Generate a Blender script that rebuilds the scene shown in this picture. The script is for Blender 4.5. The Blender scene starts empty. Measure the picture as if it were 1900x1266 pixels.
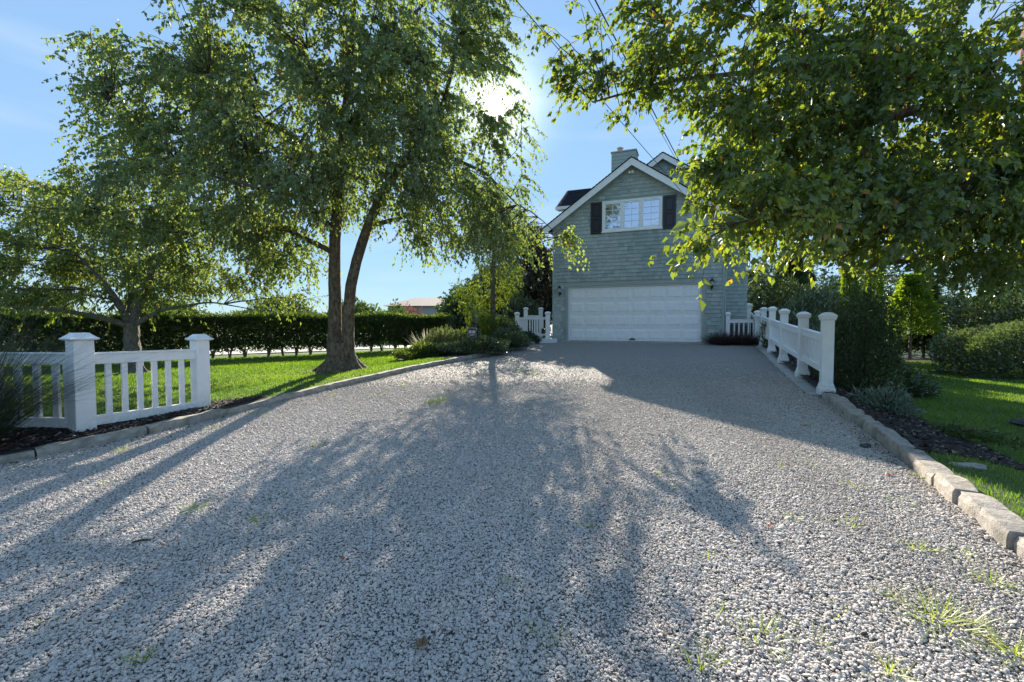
import bpy, math, random
import numpy as np
from mathutils import Vector, Matrix
rng = np.random.default_rng(7)
random.seed(7)
R = math.radians
SC = bpy.context.scene
COL = SC.collection
# ------------------------------------------------------------------ camera, sky, sun, exposure
F = 850.0 / 1900.0
PITCH = R(2.2)
CAMZ = 1.52
cam = bpy.data.objects.new('camera', bpy.data.cameras.new('camera'))
cam.data.sensor_width = 36.0
cam.data.lens = 36.0 * F
cam.data.clip_start = 0.05
cam.data.clip_end = 3000
cam.location = (0, 0, CAMZ)
cam.rotation_euler = (R(90) - PITCH, 0, 0)
COL.objects.link(cam)
SC.camera = cam
SUN_EL, SUN_AZ = R(25.1), R(-2.15)          # azimuth measured from +Y towards +X
SUND = Vector((math.sin(SUN_AZ) * math.cos(SUN_EL), math.cos(SUN_AZ) * math.cos(SUN_EL), math.sin(SUN_EL)))
w = bpy.data.worlds.new('World')
SC.world = w
w.use_nodes = True
nt = w.node_tree
nt.nodes.clear()
def wn(t, **k):
    n = nt.nodes.new(t)
    for a, b in k.items():
        setattr(n, a, b)
    return n
out = wn('ShaderNodeOutputWorld')
bg = wn('ShaderNodeBackground')
sky = wn('ShaderNodeTexSky', sky_type='NISHITA', sun_disc=False)
sky.sun_elevation = SUN_EL
sky.sun_rotation = SUN_AZ
sky.air_density = 0.62
sky.dust_density = 0.0
sky.ozone_density = 4.0
SKY_STRENGTH = 0.091
geo = wn('ShaderNodeTexCoord')
# thin cirrus wisps
mp = wn('ShaderNodeMapping')
mp.inputs['Scale'].default_value = (1.2, 1.2, 9.0)
mp.inputs['Rotation'].default_value = (0.25, 0.1, 0.4)
nz = wn('ShaderNodeTexNoise')
nz.inputs['Scale'].default_value = 2.2
nz.inputs['Detail'].default_value = 7
rp = wn('ShaderNodeValToRGB')
rp.color_ramp.elements[0].position = 0.5
rp.color_ramp.elements[0].color = (0, 0, 0, 1)
rp.color_ramp.elements[1].position = 0.85
rp.color_ramp.elements[1].color = (0.35, 0.35, 0.35, 1)
mx = wn('ShaderNodeMix', data_type='RGBA')
mx.inputs[7].default_value = (1.7, 1.9, 2.1, 1)
nt.links.new(geo.outputs['Generated'], mp.inputs['Vector'])
nt.links.new(mp.outputs[0], nz.inputs['Vector'])
nt.links.new(nz.outputs['Fac'], rp.inputs['Fac'])
nt.links.new(rp.outputs['Color'], mx.inputs[0])
# a clear, evenly bright sky: the range between the sunward and the far side is compressed as in the photograph
gm = wn('ShaderNodeGamma')
gm.inputs['Gamma'].default_value = 0.6
tn0 = wn('ShaderNodeVectorMath', operation='MULTIPLY')
tn0.inputs[1].default_value = (0.87, 0.985, 1.0)
nt.links.new(sky.outputs[0], gm.inputs['Color'])
bw = wn('ShaderNodeRGBToBW')
nt.links.new(gm.outputs[0], bw.inputs[0])
pw_ = wn('ShaderNodeMath', operation='POWER')
nt.links.new(bw.outputs[0], pw_.inputs[0])
pw_.inputs[1].default_value = -0.6
sc0 = wn('ShaderNodeVectorMath', operation='SCALE')
nt.links.new(gm.outputs[0], sc0.inputs[0])
nt.links.new(pw_.outputs[0], sc0.inputs['Scale'])
nt.links.new(sc0.outputs[0], tn0.inputs[0])
nt.links.new(tn0.outputs[0], mx.inputs[6])
# the sun itself with its aureole, where it stands in the sky
dt = wn('ShaderNodeVectorMath', operation='DOT_PRODUCT')
nrm = wn('ShaderNodeVectorMath', operation='NORMALIZE')
nt.links.new(geo.outputs['Generated'], nrm.inputs[0])
nt.links.new(nrm.outputs[0], dt.inputs[0])
dt.inputs[1].default_value = SUND
def wmath(op, a, b=None):
    n = wn('ShaderNodeMath', operation=op)
    for i, v in enumerate((a, b)):
        if v is None: continue
        if isinstance(v, (int, float)): n.inputs[i].default_value = v
        else: nt.links.new(v, n.inputs[i])
    return n.outputs[0]
one = wmath('SUBTRACT', 1.0, dt.outputs['Value'])
core = wmath('MULTIPLY', wmath('EXPONENT', wmath('MULTIPLY', one, -1.0 / 0.00012)), 70.0)
halo = wmath('MULTIPLY', wmath('EXPONENT', wmath('MULTIPLY', one, -1.0 / 0.0030)), 2.2)
glow = wmath('ADD', core, halo)
gc = wn('ShaderNodeVectorMath', operation='SCALE')
gc.inputs[0].default_value = (1.0, 0.97, 0.9)
nt.links.new(glow, gc.inputs['Scale'])
ad = wn('ShaderNodeVectorMath', operation='ADD')
nt.links.new(mx.outputs[2], ad.inputs[0])
nt.links.new(gc.outputs[0], ad.inputs[1])
nt.links.new(ad.outputs[0], bg.inputs['Color'])
bg.inputs['Strength'].default_value = SKY_STRENGTH
nt.links.new(bg.outputs[0], out.inputs['Surface'])
sun = bpy.data.objects.new('sun', bpy.data.lights.new('sun', 'SUN'))
sun.data.energy = 2.45
sun.data.angle = R(0.5)
sun.data.color = (1.0, 0.91, 0.78)
sun.rotation_euler = (-SUND).to_track_quat('-Z', 'Y').to_euler()
sun.location = (0, 0, 20)
COL.objects.link(sun)
SC.view_settings.view_transform = 'Standard'
SC.view_settings.look = 'None'
SC.view_settings.gamma = 1
SC.view_settings.exposure = 2.52
SC.view_settings.use_curve_mapping = False
SC.cycles.max_bounces = 8
SC.cycles.transmission_bounces = 6
SC.cycles.use_denoising = True

# ------------------------------------------------------------------ helpers: picking points from the photo's pixels
def P(px, py, Y):
    """world point at forward distance Y seen at photo pixel (px, py)"""
    x = (px - 950) / 850.0
    v = (633 - py) / 850.0
    d = np.array([x, math.cos(PITCH) + v * math.sin(PITCH), -math.sin(PITCH) + v * math.cos(PITCH)])
    d = d * (Y / d[1])
    return np.array([d[0], d[1], CAMZ + d[2]])
LC = np.array([(-8.5, -1), (-7.0, 1.5), (-6.1, 3.1), (-5.2, 4.4), (-4.6, 5.25), (-4.12, 6.37), (-3.2, 8.8), (-2.1, 11.2), (-0.79, 13.4), (1.04, 17.6), (1.5, 18.6)])
RC = np.array([(1.6, -1), (2.45, 1.3), (2.98, 2.67), (3.55, 4.03), (4.16, 5.53), (4.75, 7.03), (5.41, 8.7), (6.2, 10.6), (7.08, 12.6), (7.95, 14.6), (8.45, 15.8), (8.6, 18.6)])
def xl(Y): return np.interp(Y, LC[:, 1], LC[:, 0])
def xr(Y): return np.interp(Y, RC[:, 1], RC[:, 0])
def drive(X, Y): return np.minimum(0.0174 * np.asarray(X, float) + 0.0436 * np.asarray(Y, float), 0.826)
def sm(t):
    t = np.clip(t, 0, 1)
    return t * t * (3 - 2 * t)
def H(X, Y):
    X = np.asarray(X, float); Y = np.asarray(Y, float)
    Yc = np.clip(Y, -1, 18.6)
    a, b = xl(Yc), xr(Yc)
    fl = 0.24 + 0.01 * np.clip(Y, 0, 60)
    L = (drive(a, Yc) + 0.075) + (fl - drive(a, Yc) - 0.075) * sm((a - X) / (1.6 + 0.1 * Yc))
    fr = -0.08 + 0.0 * Y
    Rr = (drive(b, Yc) + 0.085) + (fr - drive(b, Yc) - 0.085) * sm((X - b) / 2.2)
    h = np.where(X < a, L, np.where(X > b, Rr, drive(X, Yc)))
    und = 0.02 * np.sin(X * 0.9 + 1.3) * np.sin(Y * 0.7)
    return h + np.where((X < a - 1) | (X > b + 1), und, 0)
def Hf(x, y): return float(H(x, y))

# ------------------------------------------------------------------ helpers: meshes and objects
def tag(o, label=None, cat=None, group=None, kind=None):
    if label: o['label'] = label
    if cat: o['category'] = cat
    if group: o['group'] = group
    if kind: o['kind'] = kind
    return o
def mesh_np(name, V, Fc, mat=None, tint=None, smooth=False, mats=None, midx=None):
    """V (n,3), Fc (m,k) constant-size faces"""
    me = bpy.data.meshes.new(name)
    V = np.ascontiguousarray(V, dtype=np.float32); Fc = np.ascontiguousarray(Fc, dtype=np.int32)
    m, k = Fc.shape
    me.vertices.add(len(V)); me.vertices.foreach_set('co', V.ravel())
    me.loops.add(m * k); me.loops.foreach_set('vertex_index', Fc.ravel())
    me.polygons.add(m)
    me.polygons.foreach_set('loop_start', np.arange(0, m * k, k, dtype=np.int32))
    if tint is not None:
        at = me.attributes.new('tint', 'FLOAT', 'POINT')
        at.data.foreach_set('value', np.ascontiguousarray(tint, dtype=np.float32))
    me.update(calc_edges=True)
    if smooth: me.polygons.foreach_set('use_smooth', np.ones(m, dtype=bool))
    if mat: me.materials.append(mat)
    return me
def link(name, me, parent=None, loc=(0, 0, 0), rz=0.0):
    o = bpy.data.objects.new(name, me)
    o.location = loc
    o.rotation_euler = (0, 0, rz)
    if parent is not None: o.parent = parent
    COL.objects.link(o)
    return o
def empty(name, loc=(0, 0, 0), rz=0.0, parent=None):
    o = bpy.data.objects.new(name, None)
    o.empty_display_size = 0.2
    o.location = loc; o.rotation_euler = (0, 0, rz)
    if parent is not None: o.parent = parent
    COL.objects.link(o)
    return o
class MB:
    """collects closed shapes (quads/ngons) for one mesh object"""
    def __init__(s): s.v = []; s.f = []; s.t = []
    def add(s, vs, fs, t=0.5):
        n = len(s.v); s.v += [tuple(map(float, p)) for p in vs]; s.f += [tuple(i + n for i in f) for f in fs]; s.t += [t] * len(vs)
        return s
    def box(s, c, d, t=0.5, M=None):
        x, y, z = d[0] / 2, d[1] / 2, d[2] / 2
        vs = [(-x, -y, -z), (x, -y, -z), (x, y, -z), (-x, y, -z), (-x, -y, z), (x, -y, z), (x, y, z), (-x, y, z)]
        if M is not None: vs = [M @ Vector(p) for p in vs]
        vs = [(p[0] + c[0], p[1] + c[1], p[2] + c[2]) for p in vs]
        return s.add(vs, [(0, 3, 2, 1), (4, 5, 6, 7), (0, 1, 5, 4), (1, 2, 6, 5), (2, 3, 7, 6), (3, 0, 4, 7)], t)
    def bx(s, a, b, t=0.5): return s.box([(a[i] + b[i]) / 2 for i in range(3)], [abs(b[i] - a[i]) for i in range(3)], t)
    def frust(s, c, prof, t=0.5):
        """stack of squares: prof = [(half, z), ...]"""
        vs = []; fs = []
        for h, z in prof:
            vs += [(c[0] - h, c[1] - h, c[2] + z), (c[0] + h, c[1] - h, c[2] + z), (c[0] + h, c[1] + h, c[2] + z), (c[0] - h, c[1] + h, c[2] + z)]
        n = len(prof)
        for i in range(n - 1):
            for j in range(4):
                k = (j + 1) % 4
                fs.append((i * 4 + j, i * 4 + k, i * 4 + 4 + k, i * 4 + 4 + j))
        fs += [(3, 2, 1, 0), tuple(4 * (n - 1) + j for j in range(4))]
        return s.add(vs, fs, t)
    def lathe(s, c, prof, n=16, t=0.5):
        vs = []; fs = []
        for r, z in prof:
            vs += [(c[0] + r * math.cos(2 * math.pi * j / n), c[1] + r * math.sin(2 * math.pi * j / n), c[2] + z) for j in range(n)]
        for i in range(len(prof) - 1):
            for j in range(n):
                k = (j + 1) % n
                fs.append((i * n + j, i * n + k, i * n + n + k, i * n + n + j))
        fs += [tuple(reversed(range(n))), tuple((len(prof) - 1) * n + j for j in range(n))]
        return s.add(vs, fs, t)
    def tube(s, pts, r, n=6, t=0.5):
        pts = [Vector(p) for p in pts]; vs = []; fs = []
        for i, p in enumerate(pts):
            d = (pts[min(i + 1, len(pts) - 1)] - pts[max(i - 1, 0)]).normalized()
            a = d.cross(Vector((0.31, 0.17, 0.93)) if abs(d.z) < 0.9 else Vector((1, 0, 0))).normalized(); b = d.cross(a)
            rr = r[i] if isinstance(r, (list, tuple)) else r
            vs += [p + (a * math.cos(2 * math.pi * j / n) + b * math.sin(2 * math.pi * j / n)) * rr for j in range(n)]
        for i in range(len(pts) - 1):
            for j in range(n):
                k = (j + 1) % n
                fs.append((i * n + j, i * n + k, i * n + n + k, i * n + n + j))
        fs += [tuple(reversed(range(n))), tuple((len(pts) - 1) * n + j for j in range(n))]
        return s.add(vs, fs, t)
    def prism(s, pts, h0, h1, axis=1, t=0.5):
        """polygon pts (a,b) extruded along axis from h0 to h1 (axis 1: polygon in x,z; axis 0: polygon in y,z; axis 2: x,y)"""
        def mk(a, b, h): return (a, h, b) if axis == 1 else ((h, a, b) if axis == 0 else (a, b, h))
        n = len(pts)
        vs = [mk(a, b, h0) for a, b in pts] + [mk(a, b, h1) for a, b in pts]
        fs = [tuple(range(n)), tuple(reversed(range(n, 2 * n)))] + [(i, i + n, (i + 1) % n + n, (i + 1) % n) for i in range(n)]
        return s.add(vs, fs, t)
    def mesh(s, name, mat, smooth=False, bevel=0.0, fix=True):
        me = bpy.data.meshes.new(name)
        me.from_pydata(s.v, [], s.f)
        at = me.attributes.new('tint', 'FLOAT', 'POINT'); at.data.foreach_set('value', np.array(s.t, dtype=np.float32))
        if fix or bevel:
            import bmesh
            bm = bmesh.new(); bm.from_mesh(me)
            bmesh.ops.recalc_face_normals(bm, faces=bm.faces)
            if bevel:
                bmesh.ops.bevel(bm, geom=[e for e in bm.edges if e.calc_face_angle(0) > 0.5], offset=bevel, segments=1, affect='EDGES', clamp_overlap=True)
            bm.to_mesh(me); bm.free()
        if smooth: me.polygons.foreach_set('use_smooth', np.ones(len(me.polygons), dtype=bool))
        me.materials.append(mat)
        return me
    def obj(s, name, mat, parent=None, loc=(0, 0, 0), rz=0.0, **k):
        return link(name, s.mesh(name, mat, **k), parent, loc, rz)

# ------------------------------------------------------------------ materials
def newmat(name):
    m = bpy.data.materials.new(name); m.use_nodes = True
    n = m.node_tree; n.nodes.clear()
    return m, n
class NB:
    def __init__(s, name):
        s.m, s.n = newmat(name)
        s.out = s.n.nodes.new('ShaderNodeOutputMaterial')
    def node(s, t, ins=None, **k):
        n = s.n.nodes.new(t)
        for a, b in k.items(): setattr(n, a, b)
        for a, b in (ins or {}).items():
            if hasattr(b, 'is_linked') or isinstance(b, bpy.types.NodeSocket): s.n.links.new(b, n.inputs[a])
            else: n.inputs[a].default_value = b
        return n
    def coord(s): return s.node('ShaderNodeTexCoord').outputs['Object']
    def pos(s): return s.node('ShaderNodeNewGeometry').outputs['Position']
    def noise(s, vec, scale, detail=4, rough=0.55): return s.node('ShaderNodeTexNoise', {'Vector': vec, 'Scale': scale, 'Detail': detail, 'Roughness': rough}).outputs['Fac']
    def vor(s, vec, scale, feature='F1', out='Distance', rnd=1.0): return s.node('ShaderNodeTexVoronoi', {'Vector': vec, 'Scale': scale, 'Randomness': rnd}, feature=feature).outputs[out]
    def ramp(s, fac, stops):
        r = s.node('ShaderNodeValToRGB', {'Fac': fac}); e = r.color_ramp.elements
        while len(e) < len(stops): e.new(0.5)
        for i, (p, c) in enumerate(stops):
            e[i].position = p; e[i].color = (c[0], c[1], c[2], 1)
        return r.outputs['Color']
    def mix(s, f, a, b, blend='MIX'):
        n = s.node('ShaderNodeMix', data_type='RGBA', blend_type=blend)
        for i, v in ((0, f), (6, a), (7, b)):
            if isinstance(v, bpy.types.NodeSocket): s.n.links.new(v, n.inputs[i])
            else: n.inputs[i].default_value = v if i == 0 else (v[0], v[1], v[2], 1)
        return n.outputs[2]
    def math(s, op, a, b=0.0):
        n = s.n.nodes.new('ShaderNodeMath'); n.operation = op
        for i, v in enumerate((a, b)):
            if isinstance(v, bpy.types.NodeSocket): s.n.links.new(v, n.inputs[i])
            else: n.inputs[i].default_value = v
        return n.outputs[0]
    def attr(s, name): return s.node('ShaderNodeAttribute', attribute_name=name).outputs['Fac']
    def bump(s, h, strength=0.5, dist=0.01, normal=None):
        i = {'Height': h, 'Strength': strength, 'Distance': dist}
        if normal is not None: i['Normal'] = normal
        return s.node('ShaderNodeBump', i).outputs['Normal']
    def scl(s, vec, x, y, z):
        return s.node('ShaderNodeMapping', {'Vector': vec, 'Scale': (x, y, z)}).outputs[0]
    def pbr(s, col, rough=0.6, normal=None, **k):
        i = {'Base Color': col if isinstance(col, bpy.types.NodeSocket) else (col[0], col[1], col[2], 1), 'Roughness': rough}
        if normal is not None: i['Normal'] = normal
        i.update(k)
        b = s.node('ShaderNodeBsdfPrincipled', i)
        return b.outputs[0]
    def done(s, sh):
        s.n.links.new(sh, s.out.inputs['Surface'])
        return s.m
def leafmat(name, stops, trans=0.42, tcol=None, rough=0.45, gloss=0.06):
    """stops: ramp over the per-leaf tint; light passes through the leaf"""
    b = NB(name)
    c = b.ramp(b.attr('tint'), stops)
    d = b.node('ShaderNodeBsdfDiffuse', {'Color': c}).outputs[0]
    tc = b.mix(1.0, c, tcol or (1.9, 1.9, 0.55), 'MULTIPLY')
    t = b.node('ShaderNodeBsdfTranslucent', {'Color': tc}).outputs[0]
    m = b.node('ShaderNodeMixShader', {0: trans, 1: d, 2: t}).outputs[0]
    g = b.node('ShaderNodeBsdfGlossy', {'Color': (0.8, 0.85, 0.8, 1), 'Roughness': rough}).outputs[0]
    m = b.node('ShaderNodeMixShader', {0: gloss, 1: m, 2: g}).outputs[0]
    return b.done(m)
M = {}
def white_paint(name, col=(0.78, 0.79, 0.80), rough=0.42, dirt=1.0):
    b = NB(name); p = b.pos()
    n = b.noise(p, 7, 5); s_ = b.noise(b.scl(p, 30, 30, 3), 1.0, 4)
    c = b.mix(b.ramp(n, [(0.45, (0, 0, 0)), (0.8, (1, 1, 1))]), col, tuple(x * 0.9 for x in col))
    c = b.mix(b.ramp(s_, [(0.58, (0, 0, 0)), (0.78, (0.35, 0.35, 0.35))]), c, (col[0] * 0.72, col[1] * 0.71, col[2] * 0.66))
    # splashed soil and algae low on the posts and rails
    oz = b.node('ShaderNodeSeparateXYZ', {0: b.coord()}).outputs['Z']
    sp_ = b.math('MULTIPLY', dirt, b.ramp(oz, [(0.0, (1, 1, 1)), (0.12, (0.55, 0.55, 0.55)), (0.34, (0, 0, 0))]))
    sp_ = b.math('MULTIPLY', sp_, b.ramp(b.noise(p, 22, 6, 0.7), [(0.38, (0, 0, 0)), (0.62, (0.5, 0.5, 0.5))]))
    c = b.mix(sp_, c, (0.30, 0.29, 0.22))
    return b.done(b.pbr(c, rough, b.bump(b.noise(p, 60, 3), 0.12, 0.002)))
M['white'] = white_paint('white_paint', (0.84, 0.84, 0.83))
M['trim'] = white_paint('trim_paint', (0.72, 0.73, 0.75), dirt=0.0)
M['door'] = white_paint('door_paint', (0.86, 0.86, 0.86), 0.5, 0.0)
b = NB('cedar_shingle'); p = b.pos(); oi = b.attr('tint')
g = b.noise(b.scl(p, 60, 60, 4), 1.0, 4); big = b.noise(p, 0.8, 3)
c = b.ramp(oi, [(0, (0.28, 0.335, 0.31)), (0.5, (0.39, 0.445, 0.41)), (1, (0.50, 0.545, 0.50))])
c = b.mix(b.ramp(g, [(0.35, (0, 0, 0)), (0.7, (1, 1, 1))]), b.mix(1.0, c, (0.82, 0.84, 0.86), 'MULTIPLY'), c)
c = b.mix(b.math('MULTIPLY', big, 0.5), c, (0.31, 0.36, 0.35))
M['shingle'] = b.done(b.pbr(c, 0.85, b.bump(g, 0.35, 0.004)))
b = NB('wall_paint'); p = b.pos()
M['teal'] = b.done(b.pbr(b.ramp(b.noise(p, 3, 4), [(0.3, (0.29, 0.345, 0.32)), (0.7, (0.36, 0.415, 0.385))]), 0.7, b.bump(b.noise(b.scl(p, 40, 40, 4), 1, 4), 0.2, 0.004)))
b = NB('asphalt_roof'); p = b.pos()
c = b.ramp(b.attr('tint'), [(0, (0.018, 0.021, 0.030)), (1, (0.042, 0.046, 0.058))])
c = b.mix(b.noise(p, 90, 3), c, (0.05, 0.052, 0.065))
M['roof'] = b.done(b.pbr(c, 1.0, **{'Specular IOR Level': 0.05}, normal= b.bump(b.noise(p, 150, 2), 0.5, 0.004)))
b = NB('black_shutter'); M['black'] = b.done(b.pbr((0.014, 0.015, 0.020), 0.38))
b = NB('lantern_iron'); M['iron'] = b.done(b.pbr((0.012, 0.012, 0.013), 0.35, None, Metallic=0.4))
b = NB('lantern_glass'); M['lglass'] = b.done(b.pbr((0.62, 0.64, 0.62), 0.2, None, **{'Transmission Weight': 0.4}))
b = NB('window_glass'); p = b.pos()
wv = b.bump(b.noise(p, 1.6, 2), 0.25, 0.02)
c = b.ramp(b.noise(p, 5, 5), [(0.38, (0.05, 0.06, 0.07)), (0.62, (0.22, 0.25, 0.27))])
d = b.pbr(c, 0.5)
g_ = b.node('ShaderNodeBsdfGlossy', {'Color': (0.85, 0.9, 1, 1), 'Roughness': 0.03, 'Normal': wv}).outputs[0]
M['glass'] = b.done(b.node('ShaderNodeMixShader', {0: 0.62, 1: d, 2: g_}).outputs[0])
def bark(name, a, bb, c_, sc=14):
    b = NB(name); p = b.pos()
    n1 = b.noise(b.scl(p, 1, 1, 0.45), sc, 8, 0.65); v = b.vor(b.scl(p, 1, 1, 0.4), sc * 1.6)
    c = b.ramp(n1, [(0.3, a), (0.5, bb), (0.72, c_)])
    c = b.mix(b.ramp(v, [(0.0, (0.7, 0.7, 0.7)), (0.25, (0, 0, 0))]), c, tuple(x * 0.35 for x in a))
    h = b.math('ADD', n1, b.math('MULTIPLY', v, 0.6))
    return b.done(b.pbr(c, 0.9, b.bump(h, 1.0, 0.06)))
M['birch_bark'] = bark('birch_bark', (0.045, 0.034, 0.024), (0.13, 0.098, 0.066), (0.30, 0.235, 0.16), 17)
M['grey_bark'] = bark('grey_bark', (0.06, 0.052, 0.043), (0.15, 0.13, 0.11), (0.24, 0.21, 0.17), 18)
M['twig'] = bark('twig_bark', (0.05, 0.035, 0.028), (0.10, 0.07, 0.055), (0.15, 0.11, 0.08), 20)
M['red_bark'] = bark('red_bark', (0.10, 0.045, 0.028), (0.22, 0.11, 0.07), (0.32, 0.18, 0.12), 16)
M['birch_leaf'] = leafmat('birch_leaf', [(0, (0.10, 0.135, 0.080)), (0.5, (0.155, 0.205, 0.110)), (0.9, (0.215, 0.275, 0.120)), (0.975, (0.26, 0.23, 0.03)), (1, (0.34, 0.12, 0.03))], 0.48)
M['birch_leaf_b'] = leafmat('birch_leaf_bright', [(0, (0.065, 0.100, 0.032)), (0.5, (0.115, 0.170, 0.045)), (0.88, (0.18, 0.24, 0.055)), (0.965, (0.28, 0.26, 0.03)), (1, (0.34, 0.12, 0.03))], 0.52, (2.0, 1.85, 0.4))
M['cherry_leaf'] = leafmat('cherry_leaf', [(0, (0.08, 0.12, 0.04)), (0.6, (0.16, 0.22, 0.06)), (0.97, (0.24, 0.27, 0.07)), (1, (0.36, 0.14, 0.04))], 0.45, (1.9, 1.8, 0.5))
M['hedge_leaf'] = leafmat('hedge_leaf', [(0, (0.035, 0.055, 0.022)), (0.7, (0.070, 0.105, 0.034)), (1, (0.15, 0.20, 0.05))], 0.34)
M['privet'] = leafmat('privet_leaf', [(0, (0.032, 0.052, 0.022)), (0.7, (0.062, 0.096, 0.034)), (1, (0.15, 0.21, 0.05))], 0.28)
M['dark_leaf'] = leafmat('dark_leaf', [(0, (0.034, 0.055, 0.030)), (0.7, (0.065, 0.098, 0.048)), (1, (0.13, 0.17, 0.07))], 0.22, None, 0.3, 0.10)
M['conifer'] = leafmat('conifer_spray', [(0, (0.034, 0.058, 0.028)), (0.7, (0.070, 0.110, 0.044)), (1, (0.13, 0.18, 0.06))], 0.25)
M['arbor'] = leafmat('arborvitae_spray', [(0, (0.11, 0.17, 0.02)), (0.6, (0.19, 0.28, 0.035)), (1, (0.28, 0.36, 0.06))], 0.5, (1.6, 1.55, 0.5))
M['purple_leaf'] = leafmat('purple_leaf', [(0, (0.045, 0.045, 0.032)), (0.6, (0.090, 0.080, 0.058)), (1, (0.13, 0.16, 0.065))], 0.3, (1.6, 1.3, 0.9))
M['maple_leaf'] = leafmat('maple_leaf', [(0, (0.12, 0.05, 0.045)), (1, (0.24, 0.12, 0.10))], 0.3, (1.4, 0.95, 0.8))
M['yellow_leaf'] = leafmat('yellow_green_leaf', [(0, (0.06, 0.10, 0.02)), (0.6, (0.12, 0.17, 0.03)), (1, (0.24, 0.26, 0.05))], 0.45)
M['silver_leaf'] = leafmat('silver_leaf', [(0, (0.10, 0.14, 0.10)), (1, (0.24, 0.29, 0.22))], 0.25, (1.1, 1.1, 0.9))
M['lavender_leaf'] = leafmat('lavender_leaf', [(0, (0.10, 0.14, 0.06)), (0.6, (0.20, 0.24, 0.10)), (0.85, (0.30, 0.32, 0.18)), (1, (0.45, 0.42, 0.50))], 0.4, (1.3, 1.3, 0.8))
M['plume_leaf'] = leafmat('plume_leaf', [(0, (0.025, 0.04, 0.025)), (0.7, (0.06, 0.075, 0.045)), (1, (0.20, 0.19, 0.13))], 0.3, (1.2, 1.2, 0.8))
M['brown_leaf'] = leafmat('dry_grass_leaf', [(0, (0.035, 0.022, 0.018)), (0.7, (0.085, 0.055, 0.045)), (1, (0.20, 0.14, 0.11))], 0.25, (1.2, 1.0, 0.8))
M['blade'] = leafmat('lawn_blade', [(0, (0.065, 0.125, 0.020)), (0.6, (0.115, 0.195, 0.030)), (1, (0.20, 0.26, 0.06))], 0.5, (1.7, 1.75, 0.35))
M['weed'] = leafmat('weed_blade', [(0, (0.16, 0.22, 0.04)), (0.6, (0.28, 0.34, 0.07)), (1, (0.45, 0.44, 0.16))], 0.45, (1.5, 1.6, 0.5))
M['fallen'] = leafmat('fallen_leaf_red', [(0, (0.30, 0.05, 0.03)), (0.5, (0.35, 0.11, 0.04)), (1, (0.22, 0.14, 0.07))], 0.3, (1.3, 1, 0.8))
b = NB('lawn_soil'); p = b.pos()
n1 = b.noise(p, 1.2, 5); n2 = b.noise(p, 70, 4)
c = b.mix(b.ramp(n1, [(0.35, (0, 0, 0)), (0.65, (1, 1, 1))]), (0.070, 0.125, 0.024), (0.105, 0.165, 0.034))
c = b.mix(b.math('MULTIPLY', n2, 0.5), c, (0.04, 0.07, 0.016))
M['lawn'] = b.done(b.pbr(c, 0.95, b.bump(n2, 0.9, 0.03)))
b = NB('far_grass'); p = b.pos()
M['ground'] = b.done(b.pbr(b.ramp(b.noise(p, 0.2, 6), [(0.3, (0.05, 0.08, 0.025)), (0.7, (0.09, 0.11, 0.04))]), 0.95, b.bump(b.noise(p, 20, 4), 0.6, 0.05)))
b = NB('bare_earth'); p = b.pos()
M['earth'] = b.done(b.pbr(b.ramp(b.noise(p, 9, 6), [(0.3, (0.20, 0.15, 0.09)), (0.7, (0.38, 0.31, 0.20))]), 0.95, b.bump(b.noise(p, 60, 4), 0.7, 0.02)))
b = NB('mulch'); p = b.pos(); v = b.vor(b.scl(p, 1, 1.6, 1), 55, 'F1', 'Color')
c = b.mix(b.noise(p, 30, 4), (0.012, 0.009, 0.008), (0.055, 0.040, 0.032))
c = b.mix(b.ramp(v, [(0.80, (0, 0, 0)), (0.95, (0.7, 0.7, 0.7))]), c, (0.14, 0.10, 0.075))
M['mulch'] = b.done(b.pbr(c, 0.95, b.bump(b.vor(p, 55), 0.9, 0.02)))
b = NB('mulch_chip')
M['chip'] = b.done(b.pbr(b.ramp(b.attr('tint'), [(0, (0.012, 0.010, 0.009)), (0.7, (0.06, 0.043, 0.034)), (1, (0.30, 0.24, 0.19))]), 0.9))
b = NB('road_surface'); p = b.pos()
M['road'] = b.done(b.pbr(b.ramp(b.noise(p, 2, 6), [(0.3, (0.36, 0.34, 0.31)), (0.7, (0.48, 0.46, 0.43))]), 0.9))
b = NB('kerb_stone'); p = b.pos()
n1 = b.noise(p, 9, 7, 0.65); n2 = b.noise(p, 60, 4)
c = b.ramp(n1, [(0.3, (0.20, 0.185, 0.155)), (0.55, (0.36, 0.335, 0.29)), (0.8, (0.50, 0.46, 0.39))])
c = b.mix(b.ramp(b.noise(p, 3, 4), [(0.5, (0, 0, 0)), (0.7, (0.6, 0.6, 0.6))]), c, (0.13, 0.14, 0.09))
M['kerb'] = b.done(b.pbr(c, 0.92, b.bump(b.math('ADD', n1, b.math('MULTIPLY', n2, 0.5)), 0.8, 0.012)))
b = NB('granite_block'); p = b.pos(); oi = b.node('ShaderNodeObjectInfo').outputs['Random']
n1 = b.noise(p, 16, 7, 0.65); n2 = b.noise(p, 140, 3)
c = b.ramp(n1, [(0.28, (0.22, 0.18, 0.14)), (0.5, (0.42, 0.37, 0.31)), (0.75, (0.56, 0.51, 0.45))])
c = b.mix(b.math('MULTIPLY', oi, 0.6), c, (0.30, 0.285, 0.27))
c = b.mix(b.ramp(b.noise(p, 5, 6, 0.7), [(0.48, (0, 0, 0)), (0.66, (0.75, 0.75, 0.75))]), c, (0.16, 0.155, 0.115))
c = b.mix(b.ramp(n2, [(0.35, (0.5, 0.5, 0.5)), (0.45, (0, 0, 0))]), c, (0.12, 0.11, 0.10))
M['granite'] = b.done(b.pbr(c, 0.9, b.bump(b.math('ADD', n1, b.math('MULTIPLY', n2, 0.4)), 0.9, 0.014)))
b = NB('concrete'); p = b.pos()
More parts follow.
